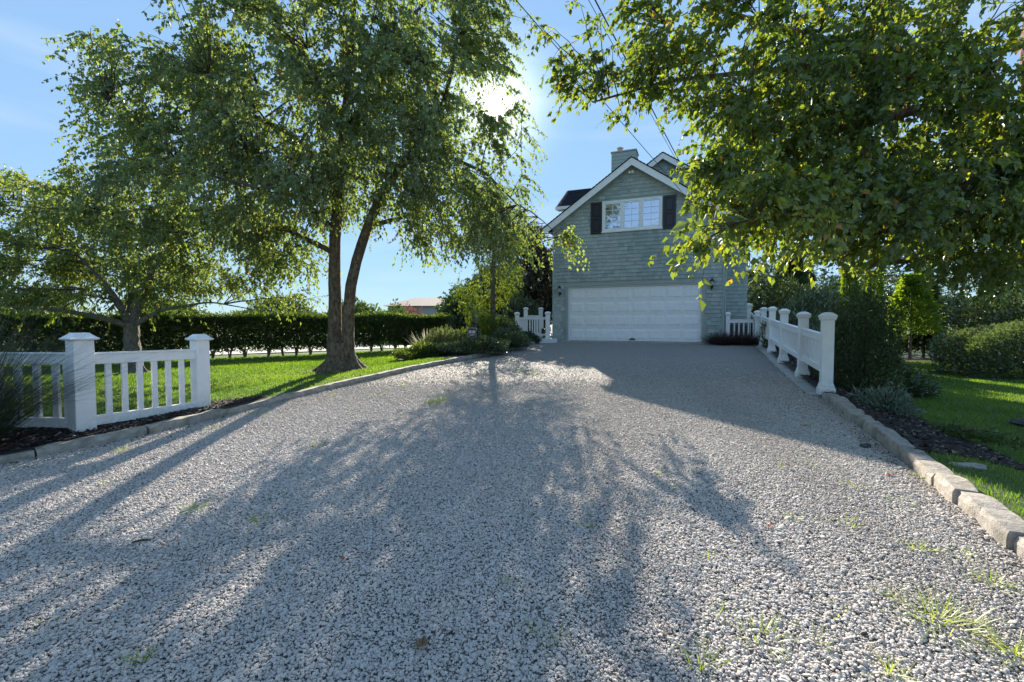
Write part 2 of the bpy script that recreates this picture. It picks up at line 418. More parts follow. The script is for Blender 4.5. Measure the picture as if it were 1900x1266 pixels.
M['concrete'] = b.done(b.pbr(b.ramp(b.noise(p, 8, 6), [(0.3, (0.30, 0.29, 0.27)), (0.7, (0.44, 0.43, 0.40))]), 0.9, b.bump(b.noise(p, 80, 3), 0.3, 0.004)))
GR = [(0.0, (0.34, 0.31, 0.28)), (0.15, (0.44, 0.40, 0.36)), (0.5, (0.50, 0.45, 0.40)), (0.9, (0.55, 0.495, 0.44)), (0.985, (0.60, 0.54, 0.485)), (1.0, (0.72, 0.66, 0.60))]
b = NB('gravel_bed'); p = b.pos()
vc = b.vor(p, 58, 'F1', 'Color'); vd = b.vor(p, 58)
sep = b.node('ShaderNodeSeparateColor', {'Color': vc}).outputs[0]
c = b.mix(1.0, b.ramp(sep, GR), (0.60, 0.61, 0.62), 'MULTIPLY')  # stone colours darkened to stand in for the pebbles' self-shadowing
big = b.noise(p, 0.55, 5, 0.6)
c = b.mix(b.ramp(big, [(0.42, (0, 0, 0)), (0.68, (0.4, 0.4, 0.4))]), c, (0.30, 0.285, 0.265))
gap = b.ramp(vd, [(0.40, (1, 1, 1)), (0.78, (0.55, 0.54, 0.53))])  # shadows between stones painted as darker cell edges
c = b.mix(1.0, c, gap, 'MULTIPLY')
hh = b.math('SUBTRACT', 1.0, vd)
M['gravel'] = b.done(b.pbr(c, 0.85, b.bump(hh, 1.0, 0.012)))
b = NB('gravel_stone'); oi = b.node('ShaderNodeObjectInfo').outputs['Random']; p = b.pos()
c = b.ramp(oi, GR)
c = b.mix(b.ramp(b.noise(p, 0.55, 5, 0.6), [(0.42, (0, 0, 0)), (0.68, (0.4, 0.4, 0.4))]), c, (0.60, 0.545, 0.495))
c = b.mix(b.math('MULTIPLY', b.noise(p, 180, 3), 0.22), c, (0.30, 0.28, 0.27))
M['stone'] = b.done(b.pbr(c, 0.8))
b = NB('cable_rubber'); M['cable'] = b.done(b.pbr((0.02, 0.02, 0.022), 0.5))
b = NB('grey_metal'); M['greymetal'] = b.done(b.pbr((0.16, 0.18, 0.19), 0.5, None, Metallic=0.3))
b = NB('sign_dark'); M['sdark'] = b.done(b.pbr((0.020, 0.016, 0.030), 0.4))
b = NB('sign_light'); M['slight'] = b.done(b.pbr((0.62, 0.60, 0.66), 0.4))
b = NB('brown_roof'); p = b.pos(); M['broof'] = b.done(b.pbr(b.ramp(b.noise(p, 6, 4), [(0.3, (0.20, 0.15, 0.13)), (0.7, (0.30, 0.24, 0.20))]), 0.9))
b = NB('pale_siding'); M['siding'] = b.done(b.pbr((0.42, 0.40, 0.37), 0.8))
b = NB('flue_metal'); M['flue'] = b.done(b.pbr((0.42, 0.38, 0.33), 0.5, None, Metallic=0.3))
b = NB('dark_rock'); p = b.pos(); M['rock'] = b.done(b.pbr(b.ramp(b.noise(p, 20, 5), [(0.3, (0.04, 0.038, 0.036)), (0.7, (0.10, 0.095, 0.09))]), 0.9, b.bump(b.noise(p, 50, 4), 0.8, 0.01)))
b = NB('weathered_wood'); p = b.pos(); M['wood'] = b.done(b.pbr(b.ramp(b.noise(b.scl(p, 4, 40, 40), 1, 5), [(0.3, (0.14, 0.12, 0.10)), (0.7, (0.36, 0.31, 0.26))]), 0.9))

# ------------------------------------------------------------------ ground, driveway, lawns, beds
def sheet(name, ys, fa, fb, nx, mat, off=0.0, hf=H, power=1.0):
    ys = np.asarray(ys, float); t = np.linspace(0, 1, nx) ** power
    A = np.array([fa(y) for y in ys]); B = np.array([fb(y) for y in ys])
    X = A[:, None] + (B - A)[:, None] * t[None]; Yg = np.repeat(ys[:, None], nx, 1)
    Z = hf(X, Yg) + off
    V = np.stack([X, Yg, Z], -1).reshape(-1, 3)
    i = np.arange(len(ys) - 1)[:, None] * nx + np.arange(nx - 1)[None]
    i = i.ravel()
    Fc = np.stack([i, i + 1, i + 1 + nx, i + nx], 1)
    if (B - A).mean() < 0: Fc = Fc[:, ::-1]
    o = link(name, mesh_np(name, V, Fc, mat, smooth=True))
    tag(o, kind='structure')
    return o
yy = np.concatenate([np.arange(-40, -3, 4), np.arange(-3, 26, 0.5), np.arange(26, 60, 4), [80, 120, 200, 400, 900]])
xx = np.concatenate([[-900, -400, -150, -80, -50], np.arange(-36, 36, 1.0), [50, 80, 150, 400, 900]])
Xg, Yg = np.meshgrid(xx, yy)
Zg = H(Xg, Yg) - 0.10
V = np.stack([Xg, Yg, Zg], -1).reshape(-1, 3)
n = len(xx); i = (np.arange(len(yy) - 1)[:, None] * n + np.arange(n - 1)[None]).ravel()
tag(link('ground', mesh_np('ground', V, np.stack([i, i + 1, i + 1 + n, i + n], 1), M['ground'], smooth=True)), kind='structure')
sheet('driveway', np.arange(-1.0, 18.65, 0.2), xl, xr, 60, M['gravel'], -0.004, lambda X, Y: drive(X, Y) + 0.008 * np.sin(X * 1.9) * np.sin(Y * 1.3))
sheet('lawn', np.concatenate([np.arange(-1, 19, 0.3), np.arange(19, 27, 1)]), lambda y: xl(min(y, 18.6)) - 0.05, lambda y: -34.0, 90, M['lawn'], 0.0, H, 1.8).name = 'lawn'
sheet('lawn', np.concatenate([np.arange(-1, 19, 0.3)]), lambda y: xr(min(y, 18.6)) + 0.05, lambda y: 30.0, 80, M['lawn'], 0.0, H, 1.8)
def bedR(y): return np.interp(y, [4.15, 4.45, 6.5, 9.3, 12, 17], [3.62, 5.2, 6.2, 7.3, 9, 11.5])
sheet('mulch_bed', np.arange(4.15, 17, 0.15), lambda y: xr(y) + 0.03, bedR, 24, M['mulch'], 0.014)
def bedL(y): return xl(y) - np.interp(y, [-1, 3, 6.6, 7.2, 7.4], [2.2, 1.9, 0.85, 0.45, 0.05])
sheet('mulch_bed', np.arange(-1, 7.4, 0.2), lambda y: xl(y) - 0.03, bedL, 16, M['mulch'], 0.014)
def bedJ(y): return xl(y) - np.interp(y, [12.2, 12.8, 14, 16, 18.6], [0.1, 1.2, 3.0, 3.6, 3.6])
sheet('mulch_bed', np.arange(12.2, 18.6, 0.2), lambda y: xl(y) - 0.03, bedJ, 20, M['mulch'], 0.014)
HD0, HD1 = np.array([-20.5, 10.5]), np.array([-2.75, 19.7])      # hedge line
def hy(x): return np.interp(x, [-21, -11.8, -9.5, -4.1, -2.7], [8.6, 13.2, 14.4, 18.6, 19.7])
# pale road beyond the hedge, following it
X0 = np.linspace(-60, 4, 40)
yr = 13.9 + 0.78 * (X0 + 11.8) + 0.6
V = np.concatenate([np.stack([X0, yr, H(X0, yr) + 0.03], 1), np.stack([X0 - 3, yr + 5.5, H(X0, yr) + 0.03], 1)])
i = np.arange(39)
tag(link('road', mesh_np('road', V, np.stack([i, i + 1, i + 41, i + 40], 1), M['road'])), kind='structure')
# sandy strip under the evergreens
sheet('bare_earth', np.arange(17.6, 21.5, 0.3), lambda y: 12.5, lambda y: 20.0, 20, M['earth'], 0.02)
# house apron
def frame(s, t): return np.array([1.65 + 0.928 * s + 0.372 * t, 18.32 - 0.372 * s + 0.928 * t])

# ------------------------------------------------------------------ gravel stones, chips, grass blades
def gn_points(name, Pts, scl, rot, mat, noise_amt=0.35):
    me = bpy.data.meshes.new(name)
    me.vertices.add(len(Pts)); me.vertices.foreach_set('co', np.ascontiguousarray(Pts, dtype=np.float32).ravel())
    a = me.attributes.new('scl', 'FLOAT_VECTOR', 'POINT'); a.data.foreach_set('vector', np.ascontiguousarray(scl, dtype=np.float32).ravel())
    a = me.attributes.new('rot', 'FLOAT_VECTOR', 'POINT'); a.data.foreach_set('vector', np.ascontiguousarray(rot, dtype=np.float32).ravel())
    me.update()
    o = link(name, me)
    ng = bpy.data.node_groups.new(name, 'GeometryNodeTree')
    ng.interface.new_socket('Geometry', in_out='INPUT', socket_type='NodeSocketGeometry')
    ng.interface.new_socket('Geometry', in_out='OUTPUT', socket_type='NodeSocketGeometry')
    N = ng.nodes; L = ng.links
    gi = N.new('NodeGroupInput'); go = N.new('NodeGroupOutput')
    g2i = N.new('GeometryNodeGeometryToInstance')
    for k in range(6):
        ico = N.new('GeometryNodeMeshIcoSphere'); ico.inputs['Radius'].default_value = 1.0; ico.inputs['Subdivisions'].default_value = 2 if k % 2 == 0 else 1
        tn = N.new('ShaderNodeTexNoise'); tn.noise_dimensions = '4D'
        tn.inputs['W'].default_value = k * 7.3; tn.inputs['Scale'].default_value = 0.9; tn.inputs['Detail'].default_value = 1.0
        sb = N.new('ShaderNodeVectorMath'); sb.operation = 'SUBTRACT'; sb.inputs[1].default_value = (0.5, 0.5, 0.5)
        sc_ = N.new('ShaderNodeVectorMath'); sc_.operation = 'SCALE'; sc_.inputs['Scale'].default_value = noise_amt * 4
        sp = N.new('GeometryNodeSetPosition')
        sm_ = N.new('GeometryNodeSetMaterial'); sm_.inputs['Material'].default_value = mat
        L.new(tn.outputs['Color'], sb.inputs[0]); L.new(sb.outputs[0], sc_.inputs[0]); L.new(sc_.outputs[0], sp.inputs['Offset'])
        L.new(ico.outputs[0], sp.inputs['Geometry']); L.new(sp.outputs[0], sm_.inputs['Geometry']); L.new(sm_.outputs[0], g2i.inputs[0])
    m2p = N.new('GeometryNodeMeshToPoints')
    ip = N.new('GeometryNodeInstanceOnPoints'); ip.inputs['Pick Instance'].default_value = True
    rv = N.new('FunctionNodeRandomValue'); rv.data_type = 'INT'
    rv.inputs[4].default_value = 0; rv.inputs[5].default_value = 5
    def at(nm):
        q = N.new('GeometryNodeInputNamedAttribute'); q.data_type = 'FLOAT_VECTOR'; q.inputs['Name'].default_value = nm
        return q.outputs['Attribute']
    L.new(gi.outputs[0], m2p.inputs['Mesh']); L.new(m2p.outputs[0], ip.inputs['Points']); L.new(g2i.outputs[0], ip.inputs['Instance'])
    L.new(rv.outputs[2], ip.inputs['Instance Index']); L.new(at('rot'), ip.inputs['Rotation']); L.new(at('scl'), ip.inputs['Scale'])
    L.new(ip.outputs[0], go.inputs[0])
    md = o.modifiers.new('stones', 'NODES'); md.node_group = ng
    me.materials.append(mat)
    return o
def scatter(n, y0, y1, dens=None):
    """random X,Y in the camera's view of the driveway"""
    Y = rng.uniform(y0, y1, n * 3); X = rng.uniform(-7, 5.5, n * 3)
    k = (np.abs(X) < 1.16 * Y + 0.25) & (X > xl(Y) + 0.02) & (X < xr(Y) - 0.02)
    X, Y = X[k], Y[k]
    if dens is not None:
        k = rng.random(len(X)) < dens(Y)
        X, Y = X[k], Y[k]
    return X, Y
def ground_gravel():
    tot = 14500 * 12.5 * 7.9
    X, Y = scatter(int(tot / 2.2), 1.35, 12.5, lambda Y: np.clip(1.12 - np.maximum(Y - 3.6, 0) * 0.20, 0.0, 1) + 0.10 * np.clip((12.5 - Y) / 4, 0, 1) * (Y > 7.5))
    r = 0.0060 * np.exp(rng.normal(0, 0.33, len(X)))
    trk = np.minimum(np.abs(X - 0.2 - 0.16 * Y), np.abs(X - 1.9 - 0.17 * Y))
    r *= 1 - 0.22 * np.exp(-(trk / 0.28) ** 2)
    Z = drive(X, Y) + 0.008 * np.sin(X * 1.9) * np.sin(Y * 1.3) + rng.uniform(-0.001, 0.011, len(X))
    s = np.stack([r * rng.uniform(0.8, 1.35, len(X)), r * rng.uniform(0.75, 1.1, len(X)), r * rng.uniform(0.38, 0.62, len(X))], 1)
    ro = np.stack([rng.normal(0, 0.35, len(X)), rng.normal(0, 0.35, len(X)), rng.uniform(0, 6.28, len(X))], 1)
    o = gn_points('gravel', np.stack([X, Y, Z], 1), s, ro, M['stone'])
    tag(o, 'loose grey and white crushed gravel covering the driveway', 'gravel', kind='stuff')
    print('gravel stones', len(X))
ground_gravel()
def quads_chips(X, Y, hf, size, mat, name, label, cat, tints, lift=0.02):
    n = len(X)
    a = rng.uniform(0, 6.28, n); L_ = size * rng.uniform(0.5, 1.6, n); W_ = L_ * rng.uniform(0.2, 0.5, n)
    d = np.stack([np.cos(a), np.sin(a), rng.normal(0, 0.3, n)], 1); e = np.stack([-np.sin(a), np.cos(a), rng.normal(0, 0.3, n)], 1)
    c = np.stack([X, Y, hf(X, Y) + lift + rng.uniform(0, 0.012, n)], 1)
    u = np.array([0, 0, 1.0])[None] * (size * 0.18)
    p = [c - d * L_[:, None] - e * W_[:, None], c + d * L_[:, None] - e * W_[:, None] * 0.7, c + d * L_[:, None] * 0.8 + e * W_[:, None], c - d * L_[:, None] + e * W_[:, None], c + u]
    V = np.stack(p, 1).reshape(-1, 3); o5 = np.arange(n)[:, None] * 5
    Fc = np.concatenate([o5 + np.array([[0, 1, 4]]), o5 + np.array([[1, 2, 4]]), o5 + np.array([[2, 3, 4]]), o5 + np.array([[3, 0, 4]])])
    o = link(name, mesh_np(name, V, Fc, mat, np.repeat(tints, 5)))
    tag(o, label, cat, kind='stuff')
    return o
n = 9000
Y = rng.uniform(4.2, 14, n) ** 1.0; u = rng.random(n); X = xr(Y) + 0.12 + u * (bedR(Y) - xr(Y) - 0.1)
quads_chips(X, Y, H, 0.022, M['chip'], 'wood_chips', 'dark wood chips of the planting bed right of the driveway', 'mulch', rng.random(n) ** 2)
n = 7000
Y = rng.uniform(2.5, 7.3, n); u = rng.random(n); X = xl(Y) - 0.16 - u * (xl(Y) - bedL(Y) - 0.16)
quads_chips(X, Y, H, 0.022, M['chip'], 'wood_chips', 'dark wood chips under the white fence left of the driveway', 'mulch', rng.random(n) ** 2)
# bits of bark, soil and dry leaf that collect against the kerbs and lie loose on the gravel
n = 2600; Y = rng.uniform(2.2, 15, n); left_ = rng.random(n) < 0.5
X = np.where(left_, xl(Y) + 0.05 + np.abs(rng.normal(0, 0.13, n)), xr(Y) - 0.05 - np.abs(rng.normal(0, 0.10, n)))
Y2 = 2 + 9 * rng.random(500) ** 1.4; X2 = rng.uniform(-4.5, 4.5, 500); k = (X2 > xl(Y2) + 0.1) & (X2 < xr(Y2) - 0.1)
X = np.r_[X, X2[k]]; Y = np.r_[Y, Y2[k]]
quads_chips(X, Y, H, 0.011, M['chip'], 'leaf_litter', 'small dark bits of bark and dry leaf caught along the driveway edges', 'litter', 0.35 + 0.65 * rng.random(len(X)), 0.008)
def blades(name, X, Y, hgt, wid, mat, label, lean=0.5):
    n = len(X); a = rng.uniform(0, 6.28, n); hgt = hgt * rng.uniform(0.6, 1.3, n)
    ln = rng.uniform(0.1, 1, n) * lean
    c = np.stack([X, Y, H(X, Y) - 0.004], 1)
    e = np.stack([np.cos(a), np.sin(a), 0 * a], 1) * wid[:, None] if hasattr(wid, '__len__') else np.stack([np.cos(a), np.sin(a), 0 * a], 1) * wid
    b2 = rng.uniform(0, 6.28, n)
    t = c + np.stack([np.cos(b2) * ln * hgt, np.sin(b2) * ln * hgt, hgt], 1)
    V = np.stack([c - e, c + e, t], 1).reshape(-1, 3)
    ti = np.clip(0.42 + 0.22 * np.sin(X * 0.8 + 2) * np.sin(Y * 1.1) + 0.2 * np.sin(X * 2.7 + Y * 1.9) * np.sin(Y * 3.1 - X) + rng.normal(0, 0.25, n), 0, 1)
    o = link(name, mesh_np(name, V, np.arange(n * 3).reshape(-1, 3), mat, np.repeat(ti, 3)))
    tag(o, label, 'grass', kind='stuff')
n = 330000
Y = 4.5 + 15 * rng.random(n) ** 1.3; X = -22 + (22.5) * rng.random(n)
k = (X < xl(np.clip(Y, 0, 18.6)) - 0.12) & (X > -1.2 * Y - 0.5) & (Y < hy(X) + 0.2)
k &= ~((Y < 7.4) & (X > bedL(np.clip(Y, -1, 7.39)) + 0.02)) & ~((Y > 12.2) & (X > bedJ(np.clip(Y, 12.2, 18.5))))
X, Y = X[k], Y[k]
k = (np.hypot(X + 4.2, (Y - 11) * 1.2) > 0.55) & (np.hypot(X + 9.1, Y - 11) > 0.45)
X, Y = X[k][:210000], Y[k][:210000]
k = rng.choice(len(X), 420, replace=False)
quads_chips(X[k], Y[k], H, 0.022, M['chip'], 'lawn_litter', 'scattered dry leaf bits on the sunlit left lawn', 'litter', 0.6 + 0.4 * rng.random(420), 0.035)
blades('grass', X, Y, 0.035 + 0.0012 * Y, 0.0022 + 0.0007 * Y, M['blade'], 'sunlit mown lawn grass between the driveway and the hedge')
n = 330000
Y = 2.2 + 17 * rng.random(n) ** 1.2; X = 2 + 18 * rng.random(n)
k = (X > xr(np.clip(Y, 0, 18.6)) + 0.14) & (X < 1.2 * Y + 0.6) & ~((Y > 4.15) & (X < bedR(Y) - 0.02))
X, Y = X[k][:170000], Y[k][:170000]
blades('grass', X, Y, 0.035 + 0.001 * Y, 0.0022 + 0.0007 * Y, M['blade'], 'shaded mown lawn grass right of the stone edging')

# ------------------------------------------------------------------ kerbs
def resample(pts, step, jit=0.0):
    pts = np.asarray(pts, float); d = np.r_[0, np.cumsum(np.linalg.norm(np.diff(pts, axis=0), axis=1))]
    out_ = []; s_ = 0.0
    while s_ < d[-1]:
        out_.append([np.interp(s_, d, pts[:, k]) for k in range(2)]); s_ += step * (1 + rng.uniform(-jit, jit))
    return np.array(out_)
def rough_block(name, L_, W_, H_, mat, parent, loc, rz, tilt=(0, 0), seed=0):
    r2 = np.random.default_rng(seed); nx = max(2, int(L_ / 0.09)); vs = []; fs = []
    prof = [(-.5, -.5), (-.5, .30), (-.40, .5), (.42, .5), (.5, .34), (.5, -.5)]
    for i in range(nx + 1):
        x = -L_ / 2 + L_ * i / nx; e = 0.93 if i in (0, nx) else 1.0
        for (a, c) in prof:
            vs.append((x + r2.normal(0, .003), a * W_ * e + r2.normal(0, .005), c * H_ * (e if c > 0 else 1) + r2.normal(0, .004)))
    k = len(prof)
    for i in range(nx):
        for j in range(k):
            q = (j + 1) % k
            fs.append((i * k + j, i * k + q, i * k + k + q, i * k + k + j))
    fs += [tuple(range(k)), tuple(nx * k + j for j in reversed(range(k)))]
    me = bpy.data.meshes.new(name); me.from_pydata(vs, [], fs); me.materials.append(mat)
    import bmesh
    bm = bmesh.new(); bm.from_mesh(me); bmesh.ops.recalc_face_normals(bm, faces=bm.faces); bm.to_mesh(me); bm.free()
    o = link(name, me, parent, loc); o.rotation_euler = (tilt[0], tilt[1], rz)
    return o
kerb = empty('kerb'); tag(kerb, kind='structure')
pts = resample(LC[(LC[:, 1] > 0)], 1.0)
pts = resample(np.array([(-6.6, 2.3)] + [tuple(p_) for p_ in LC if 2.4 < p_[1] < 17.7]), 0.98)
for k in range(len(pts) - 1):
    a, c = pts[k], pts[k + 1]; m_ = (a + c) / 2; L_ = np.linalg.norm(c - a)
    z0, z1 = float(drive(*a)), float(drive(*c))
    rough_block('kerb_stone', L_ - 0.012, 0.13, 0.22, M['kerb'], kerb, (m_[0] - 0.03, m_[1], (z0 + z1) / 2 + 0.095 - 0.11 + rng.normal(0, .004)), math.atan2(c[1] - a[1], c[0] - a[0]) + rng.normal(0, .008), (0, -math.atan2(z1 - z0, L_)), k)
edging = empty('stone_edging'); tag(edging, kind='structure')
pts = resample(np.array([(2.0, 0.2)] + [tuple(p_) for p_ in RC if 0.3 < p_[1] < 7.1]), 0.335, 0.12)
for k in range(len(pts) - 1):
    a, c = pts[k], pts[k + 1]; m_ = (a + c) / 2; L_ = np.linalg.norm(c - a)
    z0, z1 = float(drive(*a)), float(drive(*c))
    rough_block('edging_block', L_ - 0.016, 0.17 * rng.uniform(.9, 1.1), 0.26, M['granite'], edging, (m_[0] + 0.07 + rng.normal(0, .006), m_[1], (z0 + z1) / 2 + 0.125 - 0.13 + rng.normal(0, .006)), math.atan2(c[1] - a[1], c[0] - a[0]) + rng.normal(0, .03), (rng.normal(0, .03), -math.atan2(z1 - z0, L_)), 50 + k)
pts = resample(np.array([tuple(p_) for p_ in RC if 7.0 < p_[1] < 15.9]), 1.2)
for k in range(len(pts) - 1):
    a, c = pts[k], pts[k + 1]; m_ = (a + c) / 2; L_ = np.linalg.norm(c - a)
    z0, z1 = float(drive(*a)), float(drive(*c))
    rough_block('edging_slab', L_ - 0.01, 0.26, 0.24, M['concrete'], edging, (m_[0] + 0.0, m_[1], (z0 + z1) / 2 + 0.035 - 0.12), math.atan2(c[1] - a[1], c[0] - a[0]), (0, -math.atan2(z1 - z0, L_)), 90 + k)

# ------------------------------------------------------------------ fences
def post(parent, xy, z, h, wdt, rz, style, skirt=0.0):
    pb = MB()
    if skirt:
        pb.frust((0, 0, 0), [(wdt / 2 + 0.030, 0), (wdt / 2 + 0.032, 0.06), (wdt / 2 + 0.028, 0.10), (wdt / 2 + 0.014, 0.125), (wdt / 2 + 0.016, 0.14), (wdt / 2 + 0.003, 0.18), (wdt / 2, 0.19), (wdt / 2, h)])
    else:
        pb.frust((0, 0, 0), [(wdt / 2, -0.08), (wdt / 2, h)])
    o = pb.obj('post', M['white'], parent, (xy[0], xy[1], z), rz, bevel=0.004)
    cb = MB(); e = wdt / 2
    if style == 'hip': cb.frust((0, 0, h), [(e + 0.012, 0.001), (e + 0.038, 0.012), (e + 0.040, 0.026), (e + 0.016, 0.042), (e * 0.72, 0.085), (e * 0.70, 0.09)])
    else: cb.frust((0, 0, h), [(e + 0.005, -0.02), (e + 0.018, 0.0), (e + 0.028, 0.045), (e + 0.030, 0.058), (e + 0.012, 0.072), (e * 0.8, 0.095), (e * 0.4, 0.105)])
    cb.obj('post_cap', M['white'], o)
    return o
def panel(parent, a, bb, za, zb, top, bot, rail_h, rail_w, nb, bw, off=0.0, cap=True):
    """rails and balusters between plan points a and b; za/zb are ground heights at the ends; top/bot heights above that"""
    a = Vector((a[0], a[1], za)); bb = Vector((bb[0], bb[1], zb)); d = bb - a; L_ = math.hypot(d.x, d.y); rz = math.atan2(d.y, d.x); sl = d.z / L_
    def rail(nm, z, hh, ww, dy=0.0):
        q = MB(); q.add([(0, -ww / 2, z - hh), (L_, -ww / 2, z - hh + sl * L_), (L_, ww / 2, z - hh + sl * L_), (0, ww / 2, z - hh), (0, -ww / 2, z), (L_, -ww / 2, z + sl * L_), (L_, ww / 2, z + sl * L_), (0, ww / 2, z)],
                        [(0, 3, 2, 1), (4, 5, 6, 7), (0, 1, 5, 4), (1, 2, 6, 5), (2, 3, 7, 6), (3, 0, 4, 7)])
        return q.obj(nm, M['white'], parent, a, rz, bevel=0.003)
    rail('top_rail', top, rail_h, rail_w)
    if cap: rail('rail_cap', top + 0.024, 0.023, rail_w + 0.03)
    rail('bottom_rail', bot + rail_h, rail_h, rail_w)
    for i in range(nb):
        x = L_ * (i + 1) / (nb + 1)
        q = MB(); q.bx((x - bw / 2, -0.018, bot + rail_h - 0.005 + sl * x), (x + bw / 2, 0.018, top - rail_h + 0.005 + sl * x))
        q.obj('baluster', M['white'], parent, a, rz)
fl = empty('white_fence', (0, 0, 0))
tag(fl, 'white fence with widely spaced balusters beside the left kerb before the sunny lawn', 'fence')
A1, A2 = np.array([-5.10, 5.40]), np.array([-4.52, 6.62])
dv = (A2 - A1) / np.linalg.norm(A2 - A1); ang = math.atan2(dv[1], dv[0])
zA1, zA2 = 0.17, 0.235
post(fl, A1, zA1, 1.15, 0.195, ang, 'hip')
post(fl, A2, zA2, 1.04, 0.175, ang, 'hip')
panel(fl, A1 + dv * 0.095, A2 - dv * 0.085, zA1 + 0.06, zA2 - 0.02, 0.915, 0.06, 0.115, 0.07, 6, 0.06)
A0 = A1 + np.array([-1.0, 0.06]) * 2.0
q0 = A1 + np.array([-0.09, 0.02])
panel(fl, A0, q0, zA1 + 0.05, zA1 + 0.05, 0.93, 0.06, 0.115, 0.07, 7, 0.075)
post(fl, A0 + np.array([-0.12, 0]), zA1, 1.15, 0.245, 0, 'hip')
# the end stile beside the post, on the left panel
q = MB(); q.bx((-0.16, -0.035, 0.1), (-0.09, 0.03, 0.88)); q.obj('end_stile', M['white'], fl, (A1[0] - 0.02, A1[1], zA1 + 0.05), 0)
fr = empty('white_fence')
tag(fr, 'long white baluster fence stepping up the stone edging to the garage', 'fence')
PR = [(4.84, 7.03), (5.48, 8.62), (6.26, 10.55), (7.12, 12.55), (7.98, 14.55), (8.42, 15.75)]
HT = [1.16, 1.13, 1.15, 1.17, 1.12, 1.0]
tops = []
for i, (x, y) in enumerate(PR):
    z = float(drive(x - 0.1, y)) + 0.035
    nx_ = PR[min(i + 1, 5)]; pv = PR[max(i - 1, 0)]
    a_ = math.atan2(nx_[1] - pv[1], nx_[0] - pv[0])
    post(fr, (x, y), z, HT[i], 0.152, a_, 'round', 0.22)
    tops.append(z)
for i in range(5):
    a = np.array(PR[i]); c = np.array(PR[i + 1]); d_ = (c - a) / np.linalg.norm(c - a)
    panel(fr, a + d_ * 0.09, c - d_ * 0.09, tops[i] + 0.10, tops[i + 1] + 0.10, 0.80, 0.22, 0.10, 0.07, 13, 0.034)
# short return fence from the last post to the garage corner
frr = empty('white_fence'); tag(frr, 'short open white railing between the garage corner and the long fence', 'fence')
c0, c1 = np.array([7.55, 16.05]), np.array([8.33, 15.83])
post(frr, c0, 0.83, 0.98, 0.13, -0.3, 'round', 0)
d_ = (c1 - c0) / np.linalg.norm(c1 - c0)
panel(frr, c0 + d_ * 0.065, c1, 0.83, 0.84, 0.80, 0.12, 0.09, 0.06, 4, 0.04)
# gated landing left of the garage
fg = empty('white_gate_fence'); tag(fg, 'white balustrade with four capped posts enclosing the landing left of the garage', 'fence')
G = [(0.20, 18.05), (1.40, 17.95), (0.60, 19.9), (1.25, 19.9)]
for k, (x, y) in enumerate(G):
    post(fg, (x, y), 0.86, [1.0, 1.02, 1.25, 1.25][k], 0.17, 0, 'round', 0.2 if k < 2 else 0)
panel(fg, (0.285, 18.05), (1.315, 17.95), 0.88, 0.88, 0.86, 0.16, 0.07, 0.06, 9, 0.04)
panel(fg, (0.20, 18.14), (0.60, 19.8), 0.88, 0.88, 0.86, 0.16, 0.07, 0.06, 9, 0.04)
panel(fg, (0.69, 19.9), (1.16, 19.9), 0.9, 0.9, 0.95, 0.16, 0.07, 0.06, 4, 0.04)
q = MB(); q.bx((-0.05, 0.02, 0), (0.05, -0.02, 0.2)); q.obj('gate_latch', M['iron'], fg, (1.2, 17.9, 1.12))
st = empty('landing'); tag(st, kind='structure')
q = MB(); q.bx((0.05, 17.75, 0.45), (1.62, 20.6, 0.86)); q.obj('landing_slab', M['concrete'], st, bevel=0.01)
q = MB(); q.bx((1.05, 17.45, 0.5), (1.72, 17.74, 0.93)); q.obj('landing_step', M['trim'], st, bevel=0.01)
sr = empty('stair_railing'); tag(sr, 'white stair railing beside the grey wing behind the right fence', 'railing')
q = MB(); q.frust((9.05, 17.6, 0.6), [(0.08, 0), (0.08, 1.55), (0.12, 1.57), (0.12, 1.64), (0.05, 1.7)]); q.obj('post', M['white'], sr)
q = MB(); q.box((9.15, 17.2, 1.65), (0.05, 0.9, 0.09), M=Matrix.Rotation(0.6, 3, 'X')); q.obj('handrail', M['white'], sr)
for k in range(3):
    q = MB(); q.bx((9.12, 16.95 + 0.2 * k, 0.6), (9.16, 16.99 + 0.2 * k, 1.35 + 0.13 * k)); q.obj('baluster', M['white'], sr)

# ------------------------------------------------------------------ house (local frame: x along the front, y into the depth, z up)
HROT = math.atan2(-0.372, 0.928)
house = empty('garage_house', (1.65, 18.32, 0), HROT)
tag(house, 'grey green shingled house with white garage door, gable and triple window', 'house')
W_, AP, EZ = 6.17, 3.03, 5.62
SL = 0.69
def gz(s, apex=7.55, ap=AP, sl=SL): return apex - sl * abs(s - ap)
def wallpoly(): return [(0, 0.7), (W_, 0.7), (W_, gz(W_) - 0.12), (AP, 7.43), (0, gz(0) - 0.12)]
q = MB()
# front wall with a real opening for the door: piers, header, gable
D0, D1, DZ0, DZ1 = 0.60, 5.48, 0.83, 2.96
WN = (1.93, 4.10, 4.99, 6.13)
T = 0.16
q.bx((0, 0.0, 0.5), (D0, T, DZ1)); q.bx((D1, 0.0, 0.5), (W_, T, DZ1))
q.prism([(0, DZ1), (W_, DZ1), (W_, gz(W_) - 0.1), (AP, 7.45), (0, gz(0) - 0.1)], 0.0, T)
q.bx((0, T, 0.5), (0.16, 2.0, gz(0) - 0.1)); q.bx((W_ - 0.16, T, 0.5), (W_, 1.6, gz(W_) - 0.1))
q.obj('wall', M['teal'], house)
q = MB()
q.bx((0.0, 1.5, 0.5), (7.05, 1.66, 6.3)); q.bx((6.89, 1.66, 0.5), (7.05, 4.5, 6.3)); q.bx((0, 2.0, 0.5), (0.16, 4.5, 6.3)); q.bx((0.16, 4.34, 0.5), (6.89, 4.5, 6.3))
q.prism([(1.5, 6.3), (4.5, 6.3), (3.0, 7.45)], 0.0, 0.16, axis=0); q.prism([(1.5, 6.3), (4.5, 6.3), (3.0, 7.45)], 6.89, 7.05, axis=0)
